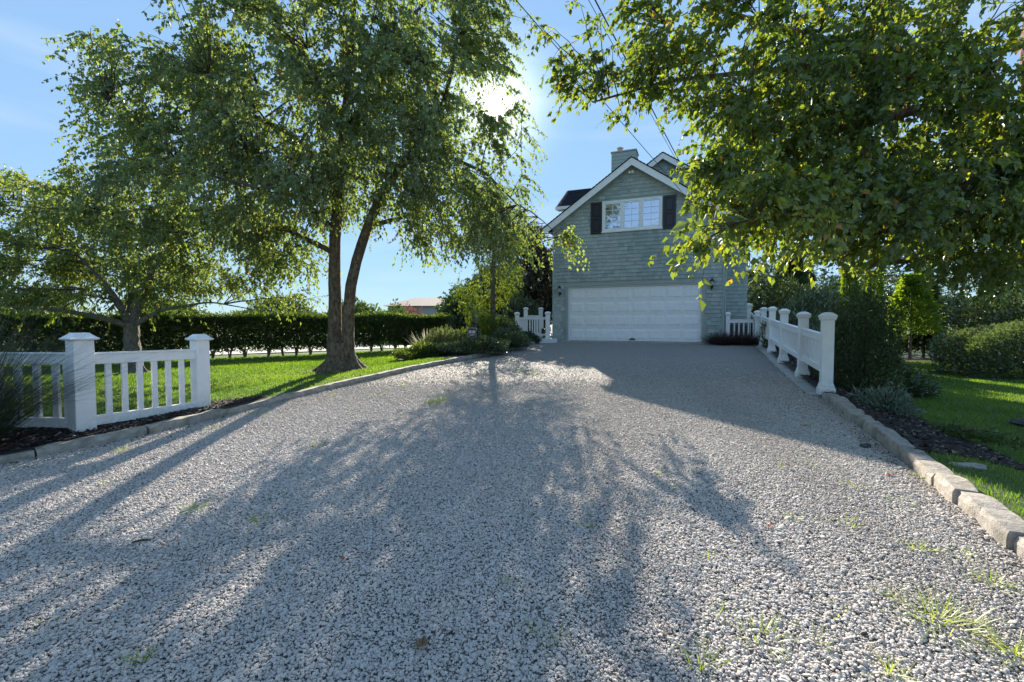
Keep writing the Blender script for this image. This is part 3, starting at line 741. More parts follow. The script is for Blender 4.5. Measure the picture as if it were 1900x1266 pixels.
q.obj('rear_wall', M['teal'], house)
q = MB(); q.prism([(4.0 - 2.1, 6.6), (4.0 + 2.1, 6.6), (4.0, 8.02)], 1.55, 1.75); q.obj('dormer_wall', M['teal'], house)
# shingles
sh = []   # (s0, s1, z, plane)
def courses(s0, s1, z0, z1, inside, plane, ex=0.14):
    nz_ = int((z1 - z0) / ex)
    for j in range(nz_ + 1):
        z = z0 + j * ex; s_ = s0 - rng.uniform(0, 0.15)
        while s_ < s1:
            wd = rng.choice([0.10, 0.13, 0.16, 0.19, 0.22])
            a = max(s_, s0); bb_ = min(s_ + wd, s1)
            if bb_ - a > 0.03 and inside((a + bb_) / 2, z + ex / 2, a, bb_): sh.append((a, bb_ - 0.004, z, plane))
            s_ += wd
def in_front(s, z, a, b_):
    if z > gz(s) - 0.2: return False
    if a < D1 + 0.10 and b_ > D0 - 0.10 and z < DZ1 + 0.12: return False
    if WN[0] - 0.45 < s < WN[1] + 0.5 and WN[2] - 0.03 < z < WN[3] + 0.06: return False
    return True
courses(0.03, W_ - 0.03, 0.76, 7.3, in_front, 'front')
courses(W_ + 0.02, 7.05, 0.8, 6.2, lambda s, z, a, b_: True, 'rear')
courses(0.0, 1.6, 4.0, 6.2, lambda s, z, a, b_: z > 0, 'rear')
courses(1.9, 6.1, 6.6, 8.0, lambda s, z, a, b_: z < 8.05 - 0.68 * abs(s - 4.0) - 0.1, 'dormer')
def sh_verts(w2, tk=0.026):
    # tapered shingle: thick butt at the bottom, thin at the top; front is -y
    h = 0.155
    return [(0, -tk, 0), (w2, -tk, 0), (w2, 0, 0), (0, 0, 0), (0, -0.004, h), (w2, -0.004, h), (w2, 0, h), (0, 0, h)], [(0, 3, 2, 1), (4, 5, 6, 7), (0, 1, 5, 4), (1, 2, 6, 5), (2, 3, 7, 6), (3, 0, 4, 7)]
def dist(e):
    if e[3] != 'front': return 1e9
    c = frame((e[0] + e[1]) / 2, 0)
    return (c[0] ** 2 + c[1] ** 2 + (e[2] - CAMZ) ** 2) - 40 * (e[1] - e[0])
sh.sort(key=dist)
proto = []
for k in range(14):
    v_, f_ = sh_verts(1.0); proto.append(MB().add(v_, f_, k / 13.0).mesh('shingle', M['shingle'], fix=False))
# the window and the door cover some; build the rest
rest = MB()
yoff = {'front': -0.002, 'rear': 1.498, 'dormer': 1.548}
for k, (a, bb_, z, pl) in enumerate(sh):
    dz = rng.normal(0, 0.002)
    tn_ = float(np.clip(0.5 + 0.25 * math.sin(a * 1.7 + z * 1.1) + rng.normal(0, 0.25), 0, 1))
    if k < 298:
        o = bpy.data.objects.new('shingle', proto[int(tn_ * 13.99)]); o.location = (a, yoff[pl], z + dz); o.scale = (bb_ - a, 1, 1); o.parent = house; COL.objects.link(o)
    else:
        v_, f_ = sh_verts(bb_ - a); rest.add([(x + a, y + yoff[pl], zz + z + dz) for x, y, zz in v_], f_, tn_)
o = rest.obj('shingles', M['shingle'], house, fix=False); o['kind'] = 'stuff'
# corner boards and door trim
q = MB(); q.bx((-0.03, -0.03, 0.72), (0.03, 0.1, 5.3)); q.obj('corner_board', M['teal'], house)
q = MB(); q.bx((W_ - 0.03, -0.03, 0.72), (W_ + 0.03, 0.1, 5.2)); q.obj('corner_board', M['teal'], house)
q = MB(); q.bx((D0 - 0.09, -0.035, 0.83), (D0 - 0.003, 0.05, DZ1 + 0.10)); q.bx((D1 + 0.003, -0.035, 0.83), (D1 + 0.09, 0.05, DZ1 + 0.10)); q.bx((D0 - 0.003, -0.035, DZ1 + 0.003), (D1 + 0.003, 0.05, DZ1 + 0.10)); q.obj('door_surround', M['teal'], house)
q = MB(); q.bx((D0, 0.02, DZ0), (D0 + 0.045, 0.09, DZ1 - 0.045)); q.bx((D1 - 0.045, 0.02, DZ0), (D1, 0.09, DZ1 - 0.045)); q.bx((D0, 0.02, DZ1 - 0.042), (D1, 0.09, DZ1)); q.obj('door_jamb', M['trim'], house)
dr = MB().bx((D0 + 0.02, 0.10, DZ0 + 0.02), (D1 - 0.02, 0.13, DZ1 - 0.02)).obj('garage_door', M['door'], house)
sw = (D1 - D0 - 0.09); hh_ = (DZ1 - DZ0 - 0.07) / 4
for r_ in range(4):
    z0 = DZ0 + 0.022 + r_ * hh_
    q = MB(); q.bx((D0 + 0.046, 0.075, z0 + 0.004), (D1 - 0.046, 0.099, z0 + hh_ - 0.004)); q.obj('door_section', M['door'], dr, bevel=0.003)
pm = MB()
pw = sw / 8 - 0.09; ph = hh_ - 0.17
# raised panel: groove frame and a proud field
pm.add([(0, 0, 0), (pw, 0, 0), (pw, 0, ph), (0, 0, ph), (0.035, -0.016, 0.035), (pw - 0.035, -0.016, 0.035), (pw - 0.035, -0.016, ph - 0.035), (0.035, -0.016, ph - 0.035)],
       [(0, 1, 5, 4), (1, 2, 6, 5), (2, 3, 7, 6), (3, 0, 4, 7), (4, 5, 6, 7), (3, 2, 1, 0)])
pm.bx((-0.012, -0.007, -0.012), (pw + 0.012, -0.0005, 0.0)); pm.bx((-0.012, -0.007, ph), (pw + 0.012, -0.0005, ph + 0.012))
pmesh = pm.mesh('raised_panel', M['door'])
for r_ in range(4):
    for c_ in range(8):
        o = link('raised_panel', pmesh, dr, (D0 + 0.045 + sw / 8 * c_ + 0.045, 0.0745, DZ0 + 0.022 + r_ * hh_ + 0.085))
q = MB(); q.tube([(3.0, 0.03, 0.93), (3.04, 0.045, 0.965), (3.1, 0.045, 0.965), (3.14, 0.03, 0.93)], 0.012); q.bx((2.96, 0.05, 0.9), (3.18, 0.072, 0.94)); q.obj('door_handle', M['iron'], dr)
q = MB(); q.bx((D0 - 0.2, -0.30, 0.60), (D1 + 0.5, 0.14, 0.838)); q.obj('door_sill', M['concrete'], house, bevel=0.01)
# window
x0, x1, z0, z1 = WN
q = MB(); fw = 0.07
q.bx((x0, -0.05, z0), (x1, 0.0, z0 + fw)); q.bx((x0, -0.05, z1 - fw), (x1, 0.0, z1)); q.bx((x0, -0.05, z0 + fw), (x0 + fw, 0, z1 - fw)); q.bx((x1 - fw, -0.05, z0 + fw), (x1, 0, z1 - fw))
tw = (x1 - x0 - 2 * fw) / 3
for k in (1, 2): q.bx((x0 + fw + tw * k - 0.035, -0.045, z0 + fw), (x0 + fw + tw * k + 0.035, 0, z1 - fw))
win = q.obj('window', M['white'], house)
MB().bx((x0 - 0.03, -0.075, z0 - 0.035), (x1 + 0.03, -0.002, z0 - 0.001)).obj('window_sill', M['white'], win)
for k in range(3):
    a = x0 + fw + tw * k + (0.037 if k else 0.002); c = x0 + fw + tw * (k + 1) - (0.037 if k < 2 else 0.002)
    q = MB(); s2 = 0.045
    q.bx((a, -0.038, z0 + fw + .002), (c, -0.012, z0 + fw + s2)); q.bx((a, -0.038, z1 - fw - s2), (c, -0.012, z1 - fw - .002)); q.bx((a, -0.038, z0 + fw + s2), (a + s2, -0.012, z1 - fw - s2)); q.bx((c - s2, -0.038, z0 + fw + s2), (c, -0.012, z1 - fw - s2))
    q.obj('sash', M['white'], win)
    q = MB(); mc = (a + c) / 2; q.bx((mc - 0.009, -0.03, z0 + fw + s2), (mc + 0.009, -0.018, z1 - fw - s2))
    for j in (1, 2, 3):
        zz = z0 + fw + s2 + (z1 - z0 - 2 * fw - 2 * s2) * j / 4; q.bx((a + s2, -0.0295, zz - 0.008), (mc - 0.010, -0.018, zz + 0.008)); q.bx((mc + 0.010, -0.0295, zz - 0.008), (c - s2, -0.018, zz + 0.008))
    q.obj('muntin', M['white'], win)
    MB().bx((a + s2 - .01, -0.014, z0 + fw + s2 - .01), (c - s2 + .01, -0.006, z1 - fw - s2 + .01)).obj('pane', M['glass'], win)
for (a, c) in ((WN[0] - 0.44, WN[0] - 0.02), (WN[1] + 0.03, WN[1] + 0.47)):
    zz0, zz1 = 4.93, 6.13
    q = MB(); e_ = 0.075; zm = (zz0 + zz1) / 2
    q.bx((a, -0.06, zz0), (a + e_, -0.022, zz1)); q.bx((c - e_, -0.06, zz0), (c, -0.022, zz1))
    for zc, hh2 in ((zz0 + 0.05, 0.05), (zm, 0.045), (zz1 - 0.04, 0.04)): q.bx((a + e_, -0.06, zc - hh2), (c - e_, -0.022, zc + hh2))
    s_o = q.obj('shutter', M['black'], house, bevel=0.004)
    for za, zb in ((zz0 + 0.10, zm - 0.045), (zm + 0.045, zz1 - 0.08)):
        q = MB(); q.frust(((a + c) / 2, 0, 0), [(0.1, 0), (0.1, 0.01)]) if False else None
        q = MB(); q.bx((a + e_, -0.042, za), (c - e_, -0.023, zb)); q.bx((a + e_ + 0.035, -0.056, za + 0.035), (c - e_ - 0.035, -0.0425, zb - 0.035)); q.obj('shutter_panel', M['black'], s_o, bevel=0.006)
# gable roof of the front block with white rake boards
def rake(ap, apex, half, y0, wd, name, par):
    for sgn in (-1, 1):
        q = MB(); e = ap + sgn * half; ze = apex - SL * half
        pts_ = [(ap, apex), (e, ze), (e, ze - wd), (ap, apex - wd)]
        q.prism(pts_, y0, y0 + 0.04); q.obj(name, M['white'], par)
        q = MB(); pts_ = [(ap, apex - 0.02), (e, ze - 0.02), (e, ze - 0.05), (ap, apex - 0.05)]
        q.prism(pts_, y0 + 0.042, 0.0 if y0 < 1 else y0 + 0.3); q.obj('soffit', M['trim'], par)
HALF = 3.38
rake(AP, 7.56, HALF, -0.30, 0.26, 'rake_board', house)
rake(4.0, 8.14, 2.3, 1.30, 0.22, 'rake_board', house)
def roofplane(ap, apex, half, y0, y1, name):
    rf = MB()
    L_ = half / math.cos(math.atan(SL)); nC = int(L_ / 0.14)
    for sgn in (-1, 1):
        for j in range(nC):
            t0, t1 = j / nC, (j + 1.15) / nC
            xa, xb = ap + sgn * half * t0, ap + sgn * half * min(t1, 1.01)
            za_, zb_ = apex + 0.006 - SL * half * t0, apex + 0.018 - SL * half * min(t1, 1.01)
            rf.prism([(xa, za_), (xb, zb_), (xb, zb_ + 0.012), (xa, za_ + 0.004)], y0, y1, t=rng.random())
    return rf.obj(name, M['roof'], house, fix=True)
roofplane(AP, 7.58, HALF + 0.02, -0.34, 3.4, 'roof')
roofplane(4.0, 8.16, 2.32, 1.26, 4.2, 'dormer_roof')
# rear roof: ridge along x
def tabs_roof():
    rf = MB()
    for (ya, yb, sg) in ((1.15, 3.0, 1), (4.85, 3.0, -1)):
        n_ = 30
        for j in range(n_):
            a = ya + (yb - ya) * j / n_; c = ya + (yb - ya) * (j + 1.12) / n_; za_ = 6.40 + 1.18 * j / n_; zc_ = 6.40 + 1.18 * min((j + 1.12) / n_, 1.0)
            c = ya + (yb - ya) * min((j + 1.12) / n_, 1.0)
            s_ = -0.25 - rng.uniform(0, 0.3)
            if sg < 0:
                rf.prism([(a, za_ + 0.014), (c, zc_ + 0.002), (c, zc_ + 0.008), (a, za_ + 0.026)], -0.25, 7.3, axis=0, t=rng.random()); continue
            while s_ < 7.3:
                e_ = min(s_ + 0.32, 7.3); rf.prism([(a, za_ + 0.014), (c, zc_ + 0.002), (c, zc_ + 0.008), (a, za_ + 0.026)], max(s_, -0.25), e_ - 0.008, axis=0, t=rng.random()); s_ += 0.32
    rf.obj('rear_roof', M['roof'], house, fix=True)
tabs_roof()
MB().prism([(1.17, 6.385), (3.0, 7.555), (4.83, 6.385), (4.83, 6.34), (3.0, 7.50), (1.17, 6.34)], -0.24, 7.29, axis=0).obj('roof_deck', M['roof'], house)
for ap_, ax_, hf_, y0_, y1_ in ((AP, 7.565, HALF, -0.25, 3.39), (4.0, 8.145, 2.3, 1.345, 4.19)):
    MB().prism([(ap_, ax_), (ap_ + hf_, ax_ - SL * hf_), (ap_ + hf_, ax_ - SL * hf_ - 0.018), (ap_, ax_ - 0.018), (ap_ - hf_, ax_ - SL * hf_ - 0.018), (ap_ - hf_, ax_ - SL * hf_)], y0_, y1_).obj('roof_deck', M['roof'], house)
q = MB(); q.bx((-0.25, 1.06, 6.27), (0.6, 1.16, 6.40)); q.obj('gutter', M['white'], house)
q = MB(); q.bx((5.9, 1.06, 6.27), (7.3, 1.16, 6.40)); q.obj('gutter', M['white'], house)
q = MB(); q.bx((-0.22, 1.165, 6.29), (7.28, 1.5, 6.33)); q.obj('eave_soffit', M['trim'], house)
# chimney
q = MB(); cx0, cx1, cy0, cy1, cz1 = 1.85, 2.85, 2.4, 3.15, 8.78
q.bx((cx0, cy0, 6.0), (cx1, cy1, cz1)); ch = q.obj('chimney', M['teal'], house)
for j in range(20):
    z_ = 6.0 + j * 0.145
    if z_ + 0.14 > cz1: break
    q = MB(); q.prism([(cy0 - 0.016, z_), (cy0 - 0.001, z_), (cy0 - 0.001, z_ + 0.142), (cy0 - 0.004, z_ + 0.142)], cx0 - 0.01, cx1 + 0.01, axis=0, t=0.4 + 0.4 * rng.random())
    q.prism([(cx1 + 0.016, z_), (cx1 + 0.001, z_), (cx1 + 0.001, z_ + 0.142), (cx1 + 0.004, z_ + 0.142)], cy0, cy1, axis=1, t=0.4 + 0.4 * rng.random())
    q.obj('clapboard', M['shingle'], ch)
MB().bx((cx0 - 0.04, cy0 - 0.04, cz1 + 0.001), (cx1 + 0.04, cy1 + 0.04, cz1 + 0.05)).obj('chimney_cap', M['concrete'], ch)
q = MB(); q.lathe((cx0 + 0.3, cy0 + 0.3, cz1 + 0.05), [(0.13, 0), (0.13, 0.10), (0.10, 0.11), (0.10, 0.17), (0.15, 0.18), (0.15, 0.22), (0.08, 0.26)]); q.obj('flue_cap', M['flue'], ch)
q = MB(); q.tube([(W_ + 0.05, 0.06, 0.8), (W_ + 0.05, 0.06, 5.1)], 0.035, 8); q.obj('downpipe', M['teal'], house)
# lanterns
def lantern(s, z, label):
    r_ = empty('wall_lantern', (*frame(s, -0.02), z), HROT); tag(r_, label, 'lantern', 'wall lanterns beside the garage door')
    q = MB(); q.lathe((0, 0, -0.02), [(0.045, -0.06), (0.05, 0.0), (0.045, 0.06)], 10); q.obj('wall_plate', M['iron'], r_)
    q = MB(); q.tube([(0, 0, -0.03), (0, -0.06, -0.06), (0, -0.12, -0.03), (0, -0.12, 0.02)], 0.011, 6); q.tube([(0, -0.12, -0.04), (-0.01, -0.11, -0.17)], 0.009, 6); q.obj('arm', M['iron'], r_)
    q = MB(); q.lathe((0, -0.12, 0.02), [(0.03, 0), (0.055, 0.05), (0.07, 0.15)], 8); q.obj('lantern_glass', M['lglass'], r_)
    q = MB(); q.lathe((0, -0.12, 0.17), [(0.088, 0), (0.085, 0.012), (0.05, 0.06), (0.02, 0.08), (0.012, 0.12), (0.002, 0.16)], 8); q.lathe((0, -0.12, 0.0), [(0.01, 0), (0.035, 0.02)], 8)
    for j in range(4):
        a = j * math.pi / 2 + 0.78; q.tube([(0.034 * math.cos(a), -0.12 + 0.034 * math.sin(a), 0.02), (0.076 * math.cos(a), -0.12 + 0.076 * math.sin(a), 0.17)], 0.006, 4)
    q.obj('lantern_cage', M['iron'], r_)
lantern(0.28, 2.72, 'small black wall lantern on the shingles left of the garage door')
lantern(5.79, 2.82, 'small black wall lantern on the shingles right of the garage door')
fo = empty('flood_light', (*frame(3.0, -0.02), 7.12), HROT); tag(fo, 'small white twin flood light under the gable peak', 'light')
q = MB(); q.bx((-0.1, -0.03, -0.06), (0.1, 0.0, 0.06)); q.obj('back_plate', M['trim'], fo)
for sx in (-0.06, 0.06):
    q = MB(); q.lathe((0, 0, 0), [(0.035, 0), (0.05, 0.07), (0.048, 0.09)], 10); o = q.obj('lamp_head', M['white'], fo, (sx, -0.03, 0)); o.rotation_euler = (R(110), 0, 0)
ac = empty('air_conditioner', (8.55, 17.3, 0.55), HROT); tag(ac, 'grey louvred air conditioner behind the short white railing', 'air conditioner')
MB().bx((-0.36, -0.36, 0), (0.36, 0.36, 1.0)).obj('housing', M['greymetal'], ac, bevel=0.02)
for j in range(12):
    MB().bx((-0.33 + j * 0.057, -0.375, 0.1), (-0.305 + j * 0.057, -0.361, 0.92)).obj('louvre', M['iron'], ac)
MB().lathe((0, 0, 1.0), [(0.3, 0), (0.3, 0.03), (0.05, 0.05)], 20).obj('fan_guard', M['iron'], ac)

# ------------------------------------------------------------------ foliage tools
def unit(v): return v / np.maximum(np.linalg.norm(v, axis=-1, keepdims=True), 1e-9)
def rdir(n): return unit(rng.normal(0, 1, (n, 3)))
def leaves(C, D, size, wid=0.62, tint=None, four=False, nbias=0.0, curl=0.15):
    """leaf blades: C base points, D pointing directions, size (n,), returns V, F, tint"""
    n = len(C); D = unit(D); r = rdir(n)
    if nbias: r = r + np.array([0, 0, nbias])
    S = unit(np.cross(D, r)); N = np.cross(S, D)
    L_ = size[:, None]; w2 = L_ * wid * 0.5
    t = tint if tint is not None else rng.random(n)
    if four:
        b0 = C; m_ = C + D * L_ * 0.42 - N * L_ * curl * 0.5; l = C + D * L_ * 0.38 + S * w2 + N * L_ * curl * .4; r_ = C + D * L_ * 0.38 - S * w2 + N * L_ * curl * .4; t_ = C + D * L_ - N * L_ * curl
        V = np.stack([b0, m_, l, r_, t_], 1).reshape(-1, 3); o = np.arange(n)[:, None] * 5
        Fc = np.concatenate([o + [[0, 3, 1]], o + [[1, 3, 4]], o + [[0, 1, 2]], o + [[1, 4, 2]]])
        return V, Fc, np.repeat(t, 5)
    l = C + D * L_ * 0.45 + S * w2 + N * L_ * curl; r_ = C + D * L_ * 0.45 - S * w2 + N * L_ * curl; t_ = C + D * L_
    V = np.stack([C, r_, t_, l], 1).reshape(-1, 3); o = np.arange(n)[:, None] * 4
    Fc = np.concatenate([o + [[0, 1, 2]], o + [[0, 2, 3]]])
    return V, Fc, np.repeat(t, 4)
def tubes(Pt, Rd, sides=4):
    """Pt (n,k,3), Rd (n,k) -> quads"""
    n, k, _ = Pt.shape
    d = np.zeros_like(Pt); d[:, 1:-1] = Pt[:, 2:] - Pt[:, :-2]; d[:, 0] = Pt[:, 1] - Pt[:, 0]; d[:, -1] = Pt[:, -1] - Pt[:, -2]
    d = unit(d); ref = np.array([0.31, 0.17, 0.93]); a = unit(np.cross(d, ref)); bb_ = np.cross(d, a)
    th = np.arange(sides) * 2 * math.pi / sides
    V = Pt[:, :, None] + (a[:, :, None] * np.cos(th)[None, None, :, None] + bb_[:, :, None] * np.sin(th)[None, None, :, None]) * Rd[:, :, None, None]
    V = V.reshape(-1, 3)
    base = (np.arange(n)[:, None, None] * k + np.arange(k - 1)[None, :, None]) * sides
    j = np.arange(sides)[None, None]; j2 = (j + 1) % sides
    Fc = np.stack([base + j, base + j2, base + sides + j2, base + sides + j], -1).reshape(-1, 4)
    return V, Fc
def curve(A, B, up, k, sag=0.0, jit=0.05):
    """n curves from A to B: quadratic with control lifted, some jitter"""
    n = len(A); L_ = np.linalg.norm(B - A, axis=1, keepdims=True)
    Cc = A * 0.45 + B * 0.55 + np.array([0, 0, 1.0]) * up * L_ + rng.normal(0, jit, (n, 3)) * L_
    t = np.linspace(0, 1, k)[None, :, None]
    return (1 - t) ** 2 * A[:, None] + 2 * t * (1 - t) * Cc[:, None] + t ** 2 * B[:, None] + rng.normal(0, jit * 0.12, (n, k, 3)) * L_[:, None] * np.sin(t * math.pi)
def in_ell(n, ells, rmin=0.0, rmax=1.0, shell=2.2):
    wts = np.array([e[2] * (e[1][0] * e[1][1] * e[1][2]) ** 0.8 for e in ells]); wts /= wts.sum()
    idx = rng.choice(len(ells), n, p=wts)
    c = np.array([e[0] for e in ells])[idx]; r = np.array([e[1] for e in ells])[idx]
    rad = (rmin + (rmax - rmin) * rng.random(n) ** (1 / shell))[:, None]
    return c + rdir(n) * r * rad
def nearest(A, B, lowbias=0.5):
    """index in B of the attachment point of each A; prefers points lower than A"""
    out_ = np.zeros(len(A), int)
    for s_ in range(0, len(A), 500):
        d = A[s_:s_ + 500, None] - B[None]
        cost = np.linalg.norm(d, axis=2) + lowbias * np.maximum(-d[..., 2] + 0.15, 0)
        out_[s_:s_ + 500] = cost.argmin(1)
    return out_
SUNRAY = np.array(SUND); CAMP = np.array([0, 0, CAMZ])
def clear_sun(C, rad=0.024):
    """opening in the crown that the sun shines through"""
    v = C - CAMP; t = v @ SUNRAY; d = np.linalg.norm(v - t[:, None] * SUNRAY, axis=1)
    return (d / np.maximum(t, 0.1)) > rad * (0.65 + 0.5 * rng.random(len(C)))
def tree(name, label, base, limbs, ells, n1, n2, ntw, lpt, lsize, leaf, barkm, twl=(0.25, 0.6), droop=0.5, r1=0.035, four=True, keep=None, group=None, tintpow=1.0, wid=0.62, yell=0.0, trunk_extra=None, cat='tree'):
    root = empty(name, tuple(base)); tag(root, label, cat, group)
    B0 = np.array(base, float)
    # trunk and limbs
    tb_v, tb_f, off_ = [], [], 0
    LP = []
    for pts_, rad in limbs:
        pts_ = np.array(pts_, float); rad = np.array(rad, float); k = 14 if len(pts_) > 3 else 10
        tt = np.linspace(0, len(pts_) - 1, k * 2)
        # smooth through the points
        q_ = np.stack([np.interp(tt, np.arange(len(pts_)), pts_[:, j]) for j in range(3)], 1)
        for _ in range(2): q_[1:-1] = (q_[:-2] + q_[1:-1] * 2 + q_[2:]) / 4
        rr = np.interp(tt, np.arange(len(pts_)), rad)
        v_, f_ = tubes(q_[None], (rr * (1 + rng.normal(0, 0.03, len(rr))))[None], 14)
        v_ += rng.normal(0, 1, v_.shape) * np.repeat(rr, 14)[:, None] * 0.035
        tb_v.append(v_); tb_f.append(f_ + off_); off_ += len(v_); LP.append(q_)
    if trunk_extra is not None:
        v_, f_ = trunk_extra; tb_v.append(v_); tb_f.append(f_ + off_); off_ += len(v_)
    link('trunk', mesh_np('trunk', np.concatenate(tb_v) - B0, np.concatenate(tb_f), barkm, smooth=True), root)
    LPc = np.concatenate(LP); zmin = min(e[0][2] - e[1][2] for e in ells)
    cand = LPc[LPc[:, 2] > min(zmin + 0.3, LPc[:, 2].max() * 0.8)]
    E1 = in_ell(n1, ells, 0, 0.7); i1 = nearest(E1, cand, 1.2)
    C1 = curve(cand[i1], E1, 0.12, 12, jit=0.06)
    L1 = np.linalg.norm(C1[:, -1] - C1[:, 0], axis=1)
    R1 = np.linspace(1, 0.25, 12)[None] * np.clip(r1 * L1 / 2.5, 0.008, r1 * 1.6)[:, None]
    P1 = np.concatenate([C1[:, 2:].reshape(-1, 3), cand])
    E2 = in_ell(n2, ells, 0.15, 1.0); i2 = nearest(E2, P1, 0.6)
    C2 = curve(P1[i2], E2, 0.05, 8, jit=0.07)
    L2 = np.linalg.norm(C2[:, -1] - C2[:, 0], axis=1)
    R2 = np.linspace(1, 0.3, 8)[None] * np.clip(0.006 + 0.005 * L2, 0.004, r1 * 0.6)[:, None]
    P2 = C2[:, 2:].reshape(-1, 3); wq = np.tile(np.linspace(0.5, 1.6, 6), len(C2)); 
    i3 = rng.choice(len(P2), ntw, p=wq / wq.sum())
    S3 = P2[i3]; out_d = unit(S3 - np.array([B0[0], B0[1], S3[:, 2].mean()]))
    d3 = unit(out_d * 0.7 + rdir(ntw) * 0.9 + np.array([0, 0, 0.15])); l3 = rng.uniform(*twl, ntw)[:, None]
    k3 = 5; t = np.linspace(0, 1, k3)[None, :, None]
    C3 = S3[:, None] + d3[:, None] * t * l3[:, None] - np.array([0, 0, 1.0]) * droop * (t ** 1.8) * l3[:, None]
    R3 = np.linspace(1, 0.35, k3)[None] * np.full((ntw, 1), 0.0028)
    if keep is not None:
        m2 = keep(C3[:, 2]); C3, R3 = C3[m2], R3[m2]; ntw = len(C3)
    v1, f1 = tubes(C1, R1, 6); v2, f2 = tubes(C2, R2, 4); v3, f3 = tubes(C3[:, ::2], R3[:, ::2], 3)
    br = link('branches', mesh_np('branches', np.concatenate([v1, v2, v3]) - B0, np.concatenate([f1, f2 + len(v1), f3 + len(v1) + len(v2)]), M['twig'] if barkm is not M['red_bark'] else M['twig'], smooth=True), root)
    # leaves along the twigs
    u_ = rng.random((ntw, lpt)) ** 0.8
    seg = np.clip((u_ * (k3 - 1)).astype(int), 0, k3 - 2); fr_ = (u_ * (k3 - 1) - seg)[..., None]
    ii = np.arange(ntw)[:, None]
    LPos = C3[ii, seg] * (1 - fr_) + C3[ii, seg + 1] * fr_; LD = C3[ii, seg + 1] - C3[ii, seg]
    LPos = LPos.reshape(-1, 3); LD = unit(LD.reshape(-1, 3))
    LPos = LPos + rdir(len(LPos)) * lsize * 0.25
    LD = unit(LD * 0.6 + rdir(len(LD)) * 0.75 + np.array([0, 0, -0.55]))
    if keep is not None:
        kk = keep(LPos) & clear_sun(LPos); LPos, LD = LPos[kk], LD[kk]
    sz = lsize * np.exp(rng.normal(0, 0.22, len(LPos)))
    cl = 0.5 + 0.25 * np.sin(LPos[:, 0] * 2.1 + LPos[:, 2] * 1.3) * np.sin(LPos[:, 1] * 1.9 + 0.7)
    ti = np.clip(cl + rng.normal(0, 0.17, len(LPos)), 0, 0.93); yk = rng.random(len(LPos)) < (0.012 + yell); ti[yk] = rng.uniform(0.94, 1.0, yk.sum())
    V, Fc, tt_ = leaves(LPos, LD, sz, wid, ti, four)
    cr = link('crown', mesh_np('crown', V - B0, Fc, leaf, tt_), root)
    print(name, 'leaves', len(LPos), 'tris', len(Fc))
    return root
def flare(cx, cy, z0, r, h, nroot=7, spread=1.0, seed=1):
    """flared root base"""
    r2 = np.random.default_rng(seed); n = 48; k = 12; ph = r2.uniform(0, 6.28, 3)
    th = np.arange(n) * 2 * math.pi / n; zs = np.linspace(-0.12, h, k); V = []
    for z in zs:
        f = np.clip(1 - (z + 0.05) / h, 0, 1)
        rr = r * (1 + spread * f ** 2.6 * (1 + 0.55 * np.sin(nroot * th + ph[0]) + 0.3 * np.sin(3 * th + ph[1])) + 0.05 * np.sin(9 * th + ph[2] + z * 3))
        V.append(np.stack([cx + rr * np.cos(th), cy + rr * np.sin(th) * 0.85, np.full(n, z0 + z)], 1))
    V = np.concatenate(V); i = (np.arange(k - 1)[:, None] * n + np.arange(n)[None]); i2 = (np.arange(k - 1)[:, None] * n + (np.arange(n)[None] + 1) % n)
    return V, np.stack([i, i2, i2 + n, i + n], -1).reshape(-1, 4)

# ------------------------------------------------------------------ left river birch
zt = Hf(-4.2, 11)
def ik(px, py, Y): return tuple(P(px, py, Y))
BY = 11.0
limbsA = [
    ([(-4.28, 11, zt - .1), (-4.27, 11, zt + .5), ik(622, 560, 11), ik(620, 470, 11), ik(626, 380, 11), ik(634, 270, 11.1), ik(646, 160, 11.2), ik(655, 40, 11.2), ik(668, -140, 11.3)], [.21, .165, .145, .13, .115, .095, .075, .06, .035]),
    ([(-3.97, 10.95, zt - .1), (-3.92, 10.95, zt + .5), ik(646, 570, 10.9), ik(654, 510, 10.85), ik(678, 430, 10.8), ik(712, 350, 10.7), ik(752, 300, 10.6), ik(796, 246, 10.5), ik(830, 180, 10.4), ik(850, 60, 10.3)], [.19, .15, .138, .125, .11, .095, .08, .065, .045, .03]),
    ([ik(622, 430, 11), ik(560, 370, 10.8), ik(460, 330, 10.4), ik(330, 300, 10.2)], [.08, .06, .045, .02]),
    ([ik(628, 340, 11), ik(540, 250, 11.3), ik(420, 190, 11.6), ik(270, 150, 11.8)], [.08, .06, .04, .02]),
    ([ik(636, 250, 11.1), ik(580, 130, 10.6), ik(500, 20, 10.2), ik(440, -80, 10)], [.07, .05, .035, .02]),
    ([ik(640, 200, 11.1), ik(720, 90, 11.5), ik(790, 0, 12), ik(830, -100, 12.2)], [.07, .05, .035, .02]),
    ([ik(752, 300, 10.6), ik(830, 290, 10.3), ik(900, 320, 10), ik(960, 380, 9.9)], [.07, .045, .03, .012]),
    ([ik(684, 420, 10.8), ik(760, 400, 11.6), ik(860, 400, 12.2), ik(940, 430, 12.4)], [.06, .045, .03, .012]),
    ([ik(622, 470, 11), ik(520, 420, 11.5), ik(380, 400, 11.8), ik(200, 400, 12)], [.07, .055, .04, .015]),
    ([ik(628, 380, 11), ik(590, 340, 9.8), ik(540, 330, 8.8), ik(480, 350, 8.2)], [.06, .045, .03, .012]),
]
def E(px, py, Y, rx, ry, rz, w_=1.0): return (P(px, py, Y), np.array([rx, ry, rz], float), w_)
